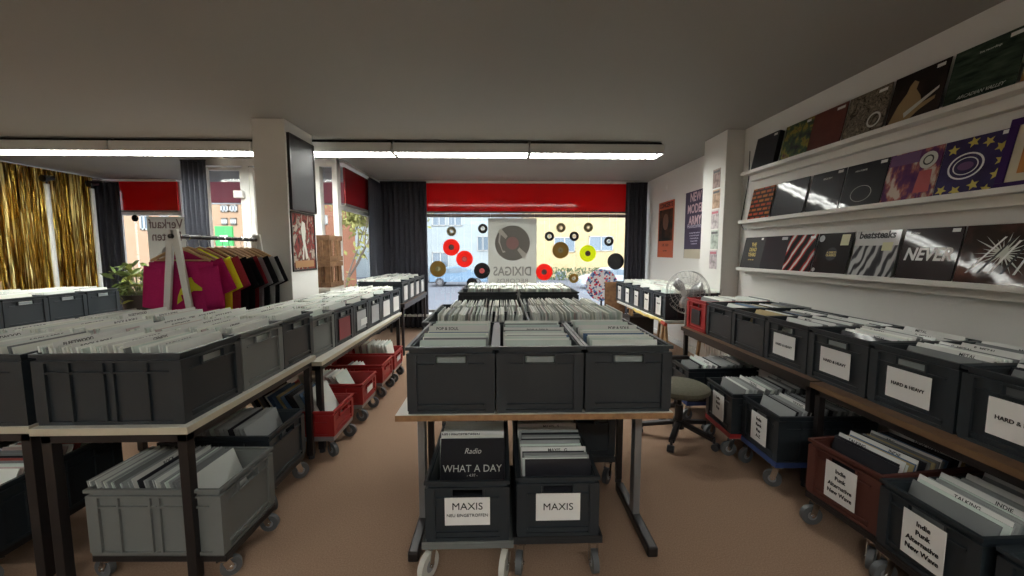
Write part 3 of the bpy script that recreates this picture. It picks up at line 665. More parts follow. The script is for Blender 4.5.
def album(yn, z, label, cm, wd=.315, ht=.315, dx=0, lean=11, cat='record', base=2.455, th=.005):
    o = MB().box(-th/2, th/2, -wd/2, wd/2, 0, ht).build('album_cover', cm, bevel=.0008)
    o.matrix_world = Matrix.Translation((base+dx, yn+wd/2, z)) @ Matrix.Rotation(R(lean), 4, 'Y')
    return tag(o, label, cat)
def flat(par, name, poly, m, t=.0004, x=-.0027, label=None):
    M = frame((-1, 0, 0), (x, 0, 0)); o = MB().prism(poly, M, t).build(name, m, par)
    if label: o['label'] = label
    return o
def star(u, v, r, n=5, ri=.45, a0=0):
    return [(u+(r if k % 2 == 0 else r*ri)*math.sin(a0+k*math.pi/n), v+(r if k % 2 == 0 else r*ri)*math.cos(a0+k*math.pi/n)) for k in range(2*n)]
def disc2(u, v, r, n=24, sy=1): return [(u+r*math.sin(2*math.pi*k/n), v+sy*r*math.cos(2*math.pi*k/n)) for k in range(n)]
def rect(u0, u1, v0, v1): return [(u0, v0), (u1, v0), (u1, v1), (u0, v1)]
def ring(par, name, u, v, r, w_, m, sy=1, n=28):
    vs = []; fs = []
    for k in range(n):
        a = 2*math.pi*k/n
        for q in (r, r-w_): vs.append((-.0034, -(u+q*math.sin(a)), v+q*sy*math.cos(a)))
    for k in range(n): j = (k+1) % n; fs.append((2*k, 2*j, 2*j+1, 2*k+1))
    return MB().add(vs, fs).build(name, m, par)
def sticker(par, u, v, w_=.045, h=.02, m=WHITEC): return flat(par, 'price_sticker', rect(u-w_/2, u+w_/2, v-h/2, v+h/2), m, .0005, -.0033)
Z1, Z2, Z3 = 2.205, 1.73, 1.26
bk = mat('black_glossy_cover', (.02, .02, .024), .35, coat=1, bump=(3.5, .35))
# top ledge
a = album(3.62, Z1, 'black box-set cover at the far end of the top ledge', mat('black_box_cover', (.03, .03, .035), .3, coat=.6), th=.045, dx=-.015); sticker(a, .11, .29); a.data.transform(Matrix.Translation((.0198, 0, 0)))
a = album(3.245, Z1, 'dark cover with faint yellow and green shapes on top ledge', ramp_mat('cover_green', 'noise', 14, [(.35, (.02, .02, .025)), (.5, (.06, .10, .05)), (.58, (.30, .24, .05)), (.7, (.10, .03, .06))], coat=.3)); sticker(a, .11, .29)
a = album(2.925, Z1, 'plain reddish brown cover on the top ledge', mat('red_brown_cover', (.13, .045, .035), .5, coat=.3, noise=(6, (.09, .03, .025), .3, .7))); sticker(a, .10, .285, .07)
a = album(2.60, Z1, 'grey-brown cover crowded with swirling drawings on the top ledge', ramp_mat('cover_swirl', 'noise', 22, [(.4, (.05, .04, .03)), (.48, (.22, .19, .14)), (.53, (.06, .05, .04)), (.6, (.26, .22, .17))], coat=.2, distort=2)); sticker(a, .10, .285, .06)
ring(a, 'drawn_ring', .08, .10, .05, .012, GLET)
a = album(2.265, Z1, 'dark cover showing a tan figure holding a long instrument, top ledge', ramp_mat('cover_dark1', 'noise', 5, [(.4, (.02, .016, .014)), (.7, (.05, .035, .03))], coat=.2)); sticker(a, .11, .29)
TAN = mat('tan_print', (.32, .22, .11), .5, coat=.3)
flat(a, 'figure', [(-.14, 0.02), (-.10, .13), (-.06, .19), (-.05, .23), (-.03, .26), (.0, .24), (-.005, .2), (.03, .15), (.05, .1), (.12, .12), (.12, .10), (.04, .06), (-.02, .01)], TAN)
flat(a, 'instrument', [(-.05, .07), (.13, .17), (.13, .155), (-.04, .04)], GLET, x=-.0032)
a = album(1.93, Z1, 'dark green landscape cover with pale lettering on the top ledge', ramp_mat('cover_greenland', 'noise', 8, [(.35, (.015, .025, .018)), (.55, (.045, .07, .05)), (.75, (.09, .11, .08))], coat=.2, vec=(1, 1, 4))); sticker(a, .115, .29, .06)
art_text(a, 'ARCADIAN VALLEY', .026, .01, .05, GLET, x=-.003, shear=.4, xs=.9); art_text(a, 'live recordings', .016, .01, .265, GLET, x=-.003)
a = album(1.595, Z1, 'orange-brown cover at the near end of the top ledge', ramp_mat('cover_orange', 'noise', 9, [(.35, (.12, .05, .02)), (.55, (.45, .22, .08)), (.7, (.55, .42, .2))], coat=.2))
# middle ledge
def brickm(name):
    m = bpy.data.materials.new(name); m.use_nodes = True; nt = m.node_tree; b = nt.nodes['Principled BSDF']
    tc = nt.nodes.new('ShaderNodeTexCoord'); mp = nt.nodes.new('ShaderNodeMapping'); mp.inputs['Rotation'].default_value = (R(90), 0, R(90))
    br = nt.nodes.new('ShaderNodeTexBrick'); br.inputs['Scale'].default_value = 6; br.inputs['Color1'].default_value = (.30, .035, .015, 1); br.inputs['Color2'].default_value = (.30, .11, .02, 1); br.inputs['Mortar'].default_value = (.03, .015, .01, 1); br.inputs['Mortar Size'].default_value = .06
    sx = nt.nodes.new('ShaderNodeSeparateXYZ'); cx = nt.nodes.new('ShaderNodeCombineXYZ')
    nt.links.new(tc.outputs['Object'], sx.inputs[0]); nt.links.new(sx.outputs['Y'], cx.inputs['X']); nt.links.new(sx.outputs['Z'], cx.inputs['Y']); nt.links.new(cx.outputs[0], br.inputs['Vector'])
    nt.links.new(br.outputs['Color'], b.inputs['Base Color']); b.inputs['Roughness'].default_value = .5; b.inputs['Specular IOR Level'].default_value = .06; return m
album(3.66, Z2, 'cover patterned with red and orange bricks, middle ledge', brickm('brick_print'))
album(3.34, Z2, 'shiny black wrapped cover beside the brick-patterned one', bk, dx=.012)
album(3.235, Z2, 'shiny black wrapped cover overlapping the one beside the brick pattern', bk, dx=-.008)
a = album(2.90, Z2, 'black cover with tiny white heading and streaky glare, middle ledge', bk, dx=.0); art_text(a, 'REQUIEM', .02, .0, .26, GLET, x=-.003); sticker(a, .11, .295)
a = album(2.575, Z2, 'black cover with a faint grey outlined shape, middle ledge', bk); sticker(a, .12, .295); art_text(a, 'NOCTURNE', .017, -.04, .265, GLET, x=-.003)
ring(a, 'outline', .0, .10, .08, .004, GLET, .7); 
a = album(2.255, Z2, 'purple cover crowded with a group of pale figures, middle ledge', ramp_mat('cover_crowd', 'noise', 16, [(.3, (.07, .02, .10)), (.46, (.12, .035, .10)), (.53, (.35, .12, .10)), (.6, (.55, .45, .38))], coat=.4, vec=(1, 1, .6)))
flat(a, 'pale_head', disc2(.085, .24, .05), GLET); flat(a, 'red_coat', [(.05, .18), (.12, .18), (.13, .05), (.04, .05)], mat('red_print', (.40, .04, .04), .5)); flat(a, 'purple_sky', rect(-.15, .03, .24, .31), mat('plum_print', (.11, .03, .13), .5)); ring(a, 'face_ring', .085, .24, .03, .008, INK)
a = album(1.935, Z2, 'dark violet cover with yellow stars around a white oval emblem', mat('violet_cover', (.03, .02, .065), .35, coat=.5, noise=(10, (.05, .04, .12), .3, .7), bump=(3, .2)))
YST = mat('yellow_print', (.60, .48, .08), .5)
for k, (u, v, r) in enumerate(((-.11, .26, .03), (-.02, .285, .03), (.05, .27, .028), (.11, .23, .03), (.125, .16, .03), (.12, .09, .03), (.03, .05, .03), (-.05, .03, .03), (-.12, .04, .03), (.09, .02, .025))):
    flat(a, 'star', star(u, v, r, a0=k), YST)
ring(a, 'emblem', -.03, .16, .085, .010, WLET, .85); ring(a, 'emblem_ring', -.03, .16, .06, .006, WLET, .8); flat(a, 'emblem_centre', disc2(-.03, .16, .038, sy=.6), mat('plum_print', (.11, .03, .13), .5)); sticker(a, .12, .30, .04)
e = empty('framed_picture', (2.45, 1.785, Z2), 0, 'purple framed picture with cream mat and orange lettering, middle ledge', 'picture'); e.rotation_euler = (0, R(11), 0)
PUR = mat('purple_frame', (.045, .018, .10), .35, coat=.5)
MB().box(-.012, .006, -.175, .175, 0, .035).box(-.012, .006, -.175, .175, .315, .35).box(-.012, .006, -.175, -.14, .035, .315).box(-.012, .006, .14, .175, .035, .315).build('frame', PUR, e, bevel=.002)
MB().box(-.004, .004, -.14, .14, .035, .315).build('mat_board', mat('cream_mat', (.62, .57, .42), .6), e)
p = MB().box(-.006, -.004, -.10, .10, .075, .275).build('picture_art', ramp_mat('cover_blueor', 'noise', 9, [(.4, (.03, .09, .16)), (.5, (.38, .13, .04)), (.7, (.5, .22, .06))], coat=.3, vec=(1, 1, .5)), e)
art_text(p, 'GOLD', .07, 0, .20, mat('orange_print', (.55, .2, .05), .5), x=-.0068, bold=.003)
# lowest ledge
a = album(3.745, Z3, 'matt black cover with gold stacked lettering, far end of lowest ledge', mat('matt_black_cover', (.02, .02, .022), .5)); art_text(a, 'THE\nDEAD\nYEARS', .052, .0, .19, GLD, x=-.003, bold=.0008, xs=.8); sticker(a, .11, .295, .03); art_text(a, 'VOLUME ONE', .014, 0, .09, GLD, x=-.003)
a = album(3.43, Z3, 'dark grey cover with small heading on the lowest ledge', mat('dark_grey_cover', (.045, .045, .05), .3, coat=.7, bump=(3.5, .25))); sticker(a, .10, .29, .07, .025, GREYC)
a = album(3.12, Z3, 'cover slashed with red, black and white diagonal streaks, lowest ledge', ramp_mat('cover_slash', 'wave', 7, [(0, (.02, .02, .02)), (.45, (.03, .025, .025)), (.6, (.35, .03, .03)), (.85, (.4, .05, .04)), (.95, (.6, .58, .55))], coat=1, distort=3, vec=(1, .8, .5))); sticker(a, .11, .29, .05)
a = album(2.795, Z3, 'black cover with a gold centre mark and pale yellow note, lowest ledge', mat('black_disco_cover', (.022, .020, .020), .35, coat=.4)); 
flat(a, 'note', rect(.06, .13, .22, .30), mat('pale_yellow_note', (.55, .55, .33), .6)); flat(a, 'round_sticker', disc2(-.12, .275, .026), GREYC); flat(a, 'centre_disc', disc2(0, .155, .05), INK); art_text(a, 'A DISCO\nCLASSICS', .022, 0, .155, GLD, x=-.0035, bold=.0006); flat(a, 'round_sticker', disc2(-.135, .03, .016), GREYC)
a = album(2.455, Z3, 'silvery cover headed with heavy black lettering over a crowd of arms', ramp_mat('cover_silver', 'wave', 9, [(0, (.04, .04, .045)), (.35, (.10, .10, .11)), (.55, (.35, .35, .35)), (.8, (.45, .45, .45))], coat=1, distort=9, vec=(1, 1, .35)))
flat(a, 'header_band', rect(-.157, .157, .215, .315), mat('silver_print', (.55, .55, .54), .5, coat=1, bump=(3.5, .25))); art_text(a, 'beatsteaks', .066, -.005, .285, INK, x=-.0035, bold=.0022, xs=.93); flat(a, 'note', rect(.05, .12, .18, .235), mat('pale_yellow_note', (.55, .55, .33), .6), x=-.0034)
a = album(2.115, Z3, 'black cover with big white slanted word NEVER, lowest ledge', mat('brown_black_cover', (.022, .012, .012), .3, coat=1, bump=(1.6, .15))); art_text(a, 'NEVER', .105, 0, .155, WLET, x=-.003, bold=.003, xs=.84, shear=.18); sticker(a, .12, .295, .04); art_text(a, 'EDITION', .014, -.10, .285, GLET, x=-.003)
a = album(1.775, Z3, 'brown-black cover with a white burst of shards, near end of lowest ledge', ramp_mat('cover_burst', 'noise', 6, [(.4, (.03, .018, .014)), (.6, (.10, .04, .03)), (.75, (.2, .08, .05))], coat=1), wd=.33)
rr = random.Random(11); poly = []
for k in range(44):
    t = 2*math.pi*k/44; r = (rr.uniform(.07, .155) if k % 2 else rr.uniform(.015, .04)); poly.append((.02+r*math.sin(t), .165+r*math.cos(t)*.9))
poly = [(max(-.15, min(.155, u)), max(.01, min(.30, v))) for u, v in poly]; flat(a, 'burst', poly, GLET)
for k in range(5): t = .6+k*.17; flat(a, 'shard', [(-.12+.05*k, .06), (-.11+.05*k, .06), (.02+.03*k, .25-.01*k), (.01+.03*k, .25-.01*k)], INK if k % 2 else WLET, x=-.0033)
# ================================================================ POSTERS
def poster(x, y0, y1, z0, z1, m, label, nx, cat='poster', th=.004, framed=None):
    e = empty('poster', (x, (y0+y1)/2, z0), 0, label, cat); s = nx
    X = sorted((0, s*th)); MB().box(*X, -(y1-y0)/2, (y1-y0)/2, 0, z1-z0).build('sheet', m, e)
    if framed:
        w_ = .018; X = sorted((0, s*(th+.008))); h = z1-z0; hy = (y1-y0)/2
        MB().box(*X, -hy-w_, hy+w_, -w_, 0).box(*X, -hy-w_, hy+w_, h, h+w_).box(*X, -hy-w_, -hy, 0, h).box(*X, hy, hy+w_, 0, h).build('frame', framed, e)
    return e
def ptext(e, s, size, dy, dz, m, nx, x=.0045, **k): return text(s, size, frame((nx, 0, 0), (nx*x, dy, dz)), m, e, **k)
poster(-2.08, 4.075, 4.56, 1.86, 2.565, mat('dark_screen', (.022, .022, .024), .6), 'blank black framed panel high on the column', 1, 'panel', .02, framed=BLKM)
e = poster(-2.08, 4.07, 4.54, 1.245, 1.815, ramp_mat('cover_comic', 'noise', 16, [(.35, (.04, .02, .02)), (.47, (.25, .05, .04)), (.52, (.05, .03, .03)), (.6, (.35, .30, .25))], coat=.2, distort=1, sleeve=False, vec=(1, 1, .6)), 'framed dark red poster with pale figures below the black panel on the column', 1, framed=BLKM)
flat_ = MB(); 
flat_.prism([(-.05, .1), (-.02, .25), (-.06, .42), (-.02, .5), (.03, .48), (.04, .4), (.02, .3), (.07, .12), (.03, .1), (0, .24), (-.02, .1)], frame((1, 0, 0), (.005, 0, 0)), .001).build('pale_figure', GLET, e)
MB().prism(rect(-.2, .2, .02, .09), frame((1, 0, 0), (.005, 0, 0)), .001).build('base_band', mat('ochre_print', (.32, .16, .06), .5), e)
e = poster(2.702, 6.24, 6.86, 1.33, 2.24, mat('orange_poster', (.46, .09, .035), .5), 'orange poster with a dark portrait beside the window curtain', -1)
MB().prism(rect(-.27, .27, .27, .78), frame((-1, 0, 0), (-.0045, 0, 0)), .001).build('dark_image', ramp_mat('poster_dark', 'noise', 5, [(.4, (.02, .02, .02)), (.7, (.12, .05, .03))], coat=0, sleeve=False), e)
MB().prism(disc2(0, .58, .11, sy=1.2), frame((-1, 0, 0), (-.006, 0, 0)), .001).build('dim_face', mat('dim_face_print', (.16, .07, .04), .6), e)
ptext(e, 'CONCERTS', .10, 0, .845, INK, -1, x=.0045, bold=.003, xs=1.0); ptext(e, 'LIVE  2024', .06, 0, .20, INK, -1); ptext(e, 'tour dates', .04, 0, .11, INK, -1)
PP = mat('purple_poster', (.045, .032, .075), .6, noise=(4, (.055, .042, .09), .3, .7))
e = poster(2.702, 5.26, 5.86, 1.33, 2.27, PP, 'purple poster lettered NEW MODEL ARMY on the right wall', -1)
PK = mat('pink_print', (.62, .45, .48), .5)
ptext(e, 'NEW\nMODEL\nARMY', .17, 0, .69, PK, -1, bold=.004, xs=.8); ptext(e, 'Homecoming', .085, .0, .455, mat('lilac_print', (.5, .48, .6), .5), -1, xs=.95)
for k in range(5): ptext(e, 'in concert with special guests'[:26-k*3], .03, 0, .36-.038*k, mat('lilac_print', (.5, .48, .6), .5), -1)
MB().prism(rect(-.29, .29, 0, .13), frame((-1, 0, 0), (-.0045, 0, 0)), .001).build('cream_strip', mat('cream_print', (.52, .47, .36), .6), e)
FLC = [((.35, .27, .25), 'pinkish flyer, topmost on the white pier'), ((.5, .36, .26), 'orange-tinted flyer, second from top on the pier'), ((.55, .5, .5), 'pale flyer with pink heading in the middle of the pier'),
       ((.46, .52, .46), 'pale green flyer, second from bottom on the pier'), ((.5, .44, .45), 'flyer with pink heading and dark drawing, lowest on the pier')]
for k, (c_, l) in enumerate(FLC):
    z1 = 2.33-.222*k
    m_ = ramp_mat('flyer_%s' % 'abcde'[k], 'noise', 18, [(.35, tuple(v*.6 for v in c_)), (.5, c_), (.7, tuple(min(1, v*1.25) for v in c_))], coat=0, sleeve=False)
    e = empty('flyer', (2.37, 4.42-.01*(k % 2), z1-.205), 0, l, 'flyer', None)
    MB().box(-.003, 0, -.075, .075, 0, .205).build('sheet', m_, e)
    MB().box(-.004, -.003, -.065, .065, .165, .19).build('heading', mat('pink_heading', (.5, .16, .2), .6) if k in (2, 4) else GINK, e)
MB_ = None
e = tag(MB().box(2.695, 2.705, 6.55, 6.63, 2.42, 2.5).build('wall_socket', WPAINT, bevel=.004), 'small white box high on the wall above the orange poster', 'socket')
# ================================================================ FAN, CHAIR, WOODEN CRATES
FANM = mat('fan_wire', (.50, .50, .49), .4, metal=.5)
e = empty('pedestal_fan', (1.93, 4.09, 0), R(-50), 'grey wire-caged fan between the red crate and the trestle table', 'fan')
MB().lathe([(.14, -.995), (.14, -.98), (.03, -.96), (.02, -.94)]).cyl((0, 0, -.95), (0, 0, -.06), .012).build('base', FANM, e, smooth=True)
MB().cyl((0, .04, .10), (0, .16, .10), .05, .04).build('motor', GREYM, e, smooth=True)
hd = .10; m = MB(); rc = .225; zc = .06
cz = .10
for r_, yy in ((rc, 0), (rc, .03), (.16, -.035), (.10, -.055), (.05, -.06), (.16, .07), (.10, .09)):
    m.tube([(r_*math.cos(2*math.pi*k/32), yy, cz+.02+r_*math.sin(2*math.pi*k/32)) for k in range(32)], .0035 if r_ == rc else .0022, 5, closed=True)
for k in range(28):
    t = 2*math.pi*k/28; c_, s_ = math.cos(t), math.sin(t)
    m.tube([(c_*.03, -.062, cz+.02+s_*.03), (c_*.10, -.055, cz+.02+s_*.10), (c_*.16, -.035, cz+.02+s_*.16), (c_*rc, 0, cz+.02+s_*rc), (c_*rc, .03, cz+.02+s_*rc), (c_*.16, .07, cz+.02+s_*.16), (c_*.06, .095, cz+.02+s_*.06)], .0016, 4)
m.cyl((0, -.066, cz+.02), (0, -.058, cz+.02), .035)
m.build('cage', FANM, e, smooth=True)
for k in range(3):
    t = 2*math.pi*k/3+.4; b_ = MB(); vs = []; fs = []
    for q in range(7):
        r_ = .03+.025*q; wd_ = .05+.06*math.sin(q/6*math.pi*.8)
        for s in (-1, 1):
            a_ = t+s*wd_/max(r_, .06)*.8*(.6+.1*q/6); vs.append((r_*math.cos(a_), .015+s*.016, cz+.02+r_*math.sin(a_)))
        if q: fs.append((2*q-2, 2*q-1, 2*q+1, 2*q))
    b_.add(vs, fs); o = b_.build('blade', mat('fan_blade', (.36, .36, .37), .3, metal=.4), e, smooth=True); s = o.modifiers.new('s', 'SOLIDIFY'); s.thickness = .002
MB().cyl((0, -.02, cz+.02), (0, .04, cz+.02), .03).build('hub', GREYM, e, smooth=True)
e.location.z = .985
for ch in e.children: ch.location.z = -.10 if not ch.name.startswith('base') else 0
MB().cyl((0, 0, -.07), (0, .08, -.01), .014).build('neck', FANM, e, smooth=True)

SEAT = mat('olive_upholstery', (.115, .11, .075), .95, noise=(60, (.15, .14, .10), .3, .7), bump=(200, .3))
e = empty('office_chair', (1.37, 2.95, 0), 0, 'olive swivel office chair with black star base behind the island', 'chair')
MB().lathe([(.12, .355), (.195, .36), (.215, .38), (.212, .405), (.18, .422), (.10, .428), (.01, .428)], 32).build('seat', SEAT, e, smooth=True)
MB().cyl((0, 0, .10), (0, 0, .26), .03).cyl((0, 0, .26), (0, 0, .355), .018).box(-.09, .09, -.09, .09, .342, .358).build('gas_column', BLKM, e, smooth=True)
b = MB().cyl((0, 0, .075), (0, 0, .14), .045)
for k in range(5):
    t = R(20+72*k); c_, s_ = math.cos(t), math.sin(t)
    b.bar((c_*.03, s_*.03, .12), (c_*.27, s_*.27, .075), .04, .03)
b.build('star_base', BLKM, e, bevel=.006)
for k in range(5):
    t = R(20+72*k); c_, s_ = math.cos(t), math.sin(t); ca = MB().cyl((c_*.27, s_*.27, .08), (c_*.27, s_*.27, .05), .01)
    ca.cyl((c_*.285-s_*.022, s_*.285+c_*.022, .026), (c_*.285+s_*.022, s_*.285-c_*.022, .026), .026).build('caster', WHEELB, e, smooth=True)
MB().tube([(-.12, .05, .38), (-.27, .05, .385), (-.31, .05, .42), (-.30, .05, .50)], .013).build('back_support', BLKM, e, smooth=True)
o = MB().lathe([(.0, 0), (.10, .0), (.15, .02), (.16, .045), (.13, .06), (.02, .068)], 28).build('backrest', SEAT, e, smooth=True)
o.rotation_euler = (0, R(-90), 0); o.scale = (.5, 1, 1); o.location = (-.29, .05, .53)
MB().tube([(-.10, -.02, .38), (-.16, -.06, .50), (-.15, -.06, .63)], .013).build('arm_post', BLKM, e, smooth=True)
MB().box(-.20, .03, -.085, -.035, .63, .658).build('armrest', BLKM, e, bevel=.012)

def fruit_crate(z, label):
    e = empty('wooden_crate', (-2.225, 5.15, z), 0, label, 'crate', None)
    a, b_, h = .14, .20, .33
    m = MB()
    for s in (-1, 1):
        for zz in (.003, .26): m.box(-a+.012, a-.012, *sorted((s*b_, s*(b_-.012))), zz, zz+.06)
        for xx in (-.10, -.02, .06): m.box(xx, xx+.04, *sorted((s*(b_-.012), s*(b_-.022))), .003, .32)
        for zz in (.003, .26): m.box(*sorted((s*a, s*(a-.012))), -b_, b_, zz, zz+.06)
        for yy in (-.12, -.02, .08): m.box(*sorted((s*(a-.012), s*(a-.022))), yy, yy+.05, .003, .32)
        for s2 in (-1, 1): m.box(*sorted((s*(a-.012), s*(a-.04))), *sorted((s2*(b_-.022), s2*(b_-.05))), .003, .32)
    mm = MB(); mm.v, mm.f, mm.m = m.v, m.f, m.m
    mm.build('slats', WOOD, e)
    MB().box(-a+.02, a-.02, -b_+.03, b_-.03, 0.0, .012).build('bottom', WOOD, e)
    return e
fruit_crate(.985, 'slatted wooden fruit crate, lower of the two stacked by the entrance')
fruit_crate(.985+.322, 'slatted wooden fruit crate, upper of the two stacked by the entrance')
e = empty('pedestal', (-2.225, 5.15, 0), 0, 'pale pedestal under the stacked wooden fruit crates', 'pedestal')
MB().box(-.11, .11, -.18, .18, .03, .945).build('plinth', WPAINT, e, bevel=.004); MB().box(-.135, .135, -.21, .21, .945, .983).box(-.125, .125, -.2, .2, 0, .03).build('top_board', TW, e, bevel=.004)
# ================================================================ CLOTHES RACK
RY0, RY1, RX, RZ = 2.90, 3.86, -2.30, 1.54
RY0 = 2.95; RY1 = 3.93; RX = -2.345
e = empty('clothes_rack', (RX, (RY0+RY1)/2, 0), 0, 'white A-frame clothes rack with a black rail of t-shirts', 'clothes rack')
hy = (RY1-RY0)/2
for s in (-1, 1):
    for sx in (-1, 1):
        MB().bar((sx*.012, s*hy, RZ+.05), (sx*.20, s*hy, .0), .022, .045, up=(1, 0, 0)).build('leg', WPAINT, e, bevel=.002)
MB().cyl((0, -hy-.03, RZ), (0, hy+.03, RZ), .016).build('rail', BLKM, e, smooth=True)
for sx in (-1, 1): MB().bar((sx*.16, -hy, .28), (sx*.16, hy, .28), .02, .04).build('lower_bar', WPAINT, e)
def cloth(name, c, c2=None): return mat(name, c, .95, noise=(90, c2 or tuple(v*1.15 for v in c), .3, .7), bump=(120, .2), spec=.1)
SH = [('magenta', (.42, .02, .12), 'magenta t-shirt with yellow print, frontmost on the rack'), ('deep_pink', (.36, .018, .105), 'deep pink t-shirt directly behind the frontmost one'), ('neon', (.8, .95, .04), 'neon yellow t-shirt on the rack'),
      ('crimson', (.24, .02, .06), 'crimson t-shirt right behind the neon yellow one'), ('black', (.008, .008, .009), 'black t-shirt, first behind the crimson one'), ('black', (.008, .008, .009), 'black t-shirt, second behind the crimson one'),
      ('dark_red', (.16, .012, .018), 'dark red t-shirt between black and grey ones'), ('grey', (.20, .20, .21), 'mid grey t-shirt behind the dark red one'), ('black', (.008, .008, .009), 'black t-shirt between the two grey ones'),
      ('light_grey', (.36, .36, .36), 'light grey t-shirt near the far end of the rack'), ('black', (.008, .008, .009), 'black t-shirt with long sleeves drooping, last on the rack'), ]
def shirt(y, cm, label, seed, first=False):
    rr = random.Random(seed); rz = R(rr.uniform(-6, 6)) if not first else R(3)
    zt = RZ-.185 if first else RZ-.078 - rr.uniform(0, .012)
    e = empty('t_shirt', (RX, y, zt), rz, label, 't-shirt'); th = .016
    m = MB(); N = 28; vs = []; fs = []; H_ = .70; rows = 15
    for k in range(rows):
        t = k/(rows-1); z = -t*H_
        hwid = (.075+.155*min(1, t/.07)**.7) if t < .07 else .225+.01*math.sin(t*4)
        if first: hwid = .22
        for i in range(N):
            a = 2*math.pi*i/N; fold = 1+.35*math.sin(3*a+seed)*t+.25*math.sin(7*a+seed*2)*t
            vs.append((hwid*math.cos(a), (th+.006*t)*math.sin(a)*fold + .004*math.sin(9*math.cos(a)*3+seed)*t, z - (.075*abs(math.cos(a))**2*max(0, 1-t*1.5)) * (0 if first else 1)))
    for k in range(rows-1):
        for i in range(N): fs.append((k*N+i, k*N+(i+1) % N, (k+1)*N+(i+1) % N, (k+1)*N+i))
    m.add(vs, fs)
    b_ = m.build('body', cm, e, smooth=True); s = b_.modifiers.new('s', 'SOLIDIFY'); s.thickness = .002
    for sx in (-1, 1):
        m = MB(); vs = []; fs = []
        if first: A, B = Vector((sx*.17, 0, -.04)), Vector((sx*.215, 0, -.34))
        else: A, B = Vector((sx*.15, 0, -.10)), Vector((sx*.255, 0, -.33))
        d_ = (B-A).normalized(); nrm = Vector((-d_.z, 0, d_.x))*sx
        for k in range(6):
            t = k/5; c_ = A.lerp(B, t); wd_ = .088-.014*t
            for i in range(14): a = 2*math.pi*i/14; P = c_ + nrm*(wd_*math.cos(a)) + Vector((0, (th*.85)*math.sin(a)*(1+.2*math.sin(3*a+seed)), 0)); vs.append(tuple(P))
        for k in range(5):
            for i in range(14): fs.append((k*14+i, k*14+(i+1) % 14, (k+1)*14+(i+1) % 14, (k+1)*14+i))
        m.add(vs, fs); o = m.build('sleeve', cm, e, smooth=True); s = o.modifiers.new('s', 'SOLIDIFY'); s.thickness = .002
    # hanger
    h = empty('clothes_hanger', (RX, y, RZ), rz, 'wooden hanger holding the ' + label.replace(' on the rack', ''), 'hanger', None)
    zt_ = -.09
    m = MB().tube([(-.205, 0, zt_-.085), (-.15, 0, zt_-.058), (-.06, 0, zt_-.012), (0, 0, zt_+.008), (.06, 0, zt_-.012), (.15, 0, zt_-.058), (.205, 0, zt_-.085)], [.009, .011, .012, .013, .012, .011, .009], 8)
    m.tube([(-.19, 0, zt_-.083), (.19, 0, zt_-.083)], .006, 6); m.build('bar', LWOOD, h, smooth=True)
    MB().tube([(0, 0, zt_+.01)] + [(.022*math.sin(t), 0, -.0+.022*math.cos(t)) for t in (R(200), R(150), R(100), R(50), R(0), R(-50), R(-90))], .0022, 6).build('hook', CHROME, h, smooth=True)
    return e
ys = [3.0, 3.08, 3.20, 3.30, 3.38, 3.46, 3.54, 3.62, 3.70, 3.78, 3.86]
for k, ((nm, c_, l), y) in enumerate(zip(SH, ys)):
    s_ = shirt(y, cloth('cloth_'+nm, c_), l, k+1, k == 0)
    if k == 0:
        p = MB().prism([(-.02, -.16), (.0, -.12), (.03, -.11), (.05, -.15), (.10, -.19), (.10, -.21), (.04, -.21), (.0, -.24), (-.05, -.24), (-.04, -.28), (-.08, -.31), (-.07, -.25), (-.05, -.2)], frame((0, -1, 0), (.05, -.0235, 0)), .001)
        p.build('yellow_print', mat('neon_print', (.65, .62, .03), .8), s_)
# ================================================================ PLANT
e = empty('potted_plant', (-5.0, 5.62, 0), 0, 'leafy green potted plant beside the left window', 'plant')
MB().lathe([(.12, .55), (.15, .58), (.18, .80), (.19, .84), (.17, .84), (.16, .80)]).build('pot', BLKM, e, smooth=True)
MB().lathe([(.2, .50), (.2, .55)]).cyl((0, 0, 0), (0, 0, .5), .04).lathe([(.18, 0), (.17, .02)]).build('stand', BLKM, e, smooth=True)
rr = random.Random(9); m = MB(); st = MB()
for k in range(38):
    a = rr.uniform(0, 6.28); r_ = rr.uniform(.08, .44); zt = rr.uniform(.80, 1.22); P = Vector((r_*math.cos(a), r_*math.sin(a), zt))
    st.tube([(0, 0, .80), tuple(P*.5+Vector((0, 0, .48))), tuple(P)], .005, 5)
    for q in range(5):
        C_ = P + Vector((rr.uniform(-.07, .07), rr.uniform(-.07, .07), rr.uniform(-.09, .06))); L_ = rr.uniform(.05, .085)
        M = Matrix.Translation(C_) @ Euler((rr.uniform(-1.2, 1.2), rr.uniform(-1, 1), rr.uniform(0, 6.28))).to_matrix().to_4x4()
        m.add([(-L_, 0, 0), (-L_*.3, -L_*.45, .006), (L_*.4, -L_*.4, .004), (L_, 0, -.012), (L_*.4, L_*.4, .004), (-L_*.3, L_*.45, .006), (0, 0, -.004)], [(0, 1, 6), (1, 2, 6), (2, 3, 6), (3, 4, 6), (4, 5, 6), (5, 0, 6)], rr.choice((0, 0, 1)), M)
m.build('foliage', [mat('leaf_green', (.09, .13, .03), .45), mat('leaf_yellow_green', (.26, .30, .07), .5)], e); st.build('stems', mat('stem', (.10, .12, .04), .6), e)
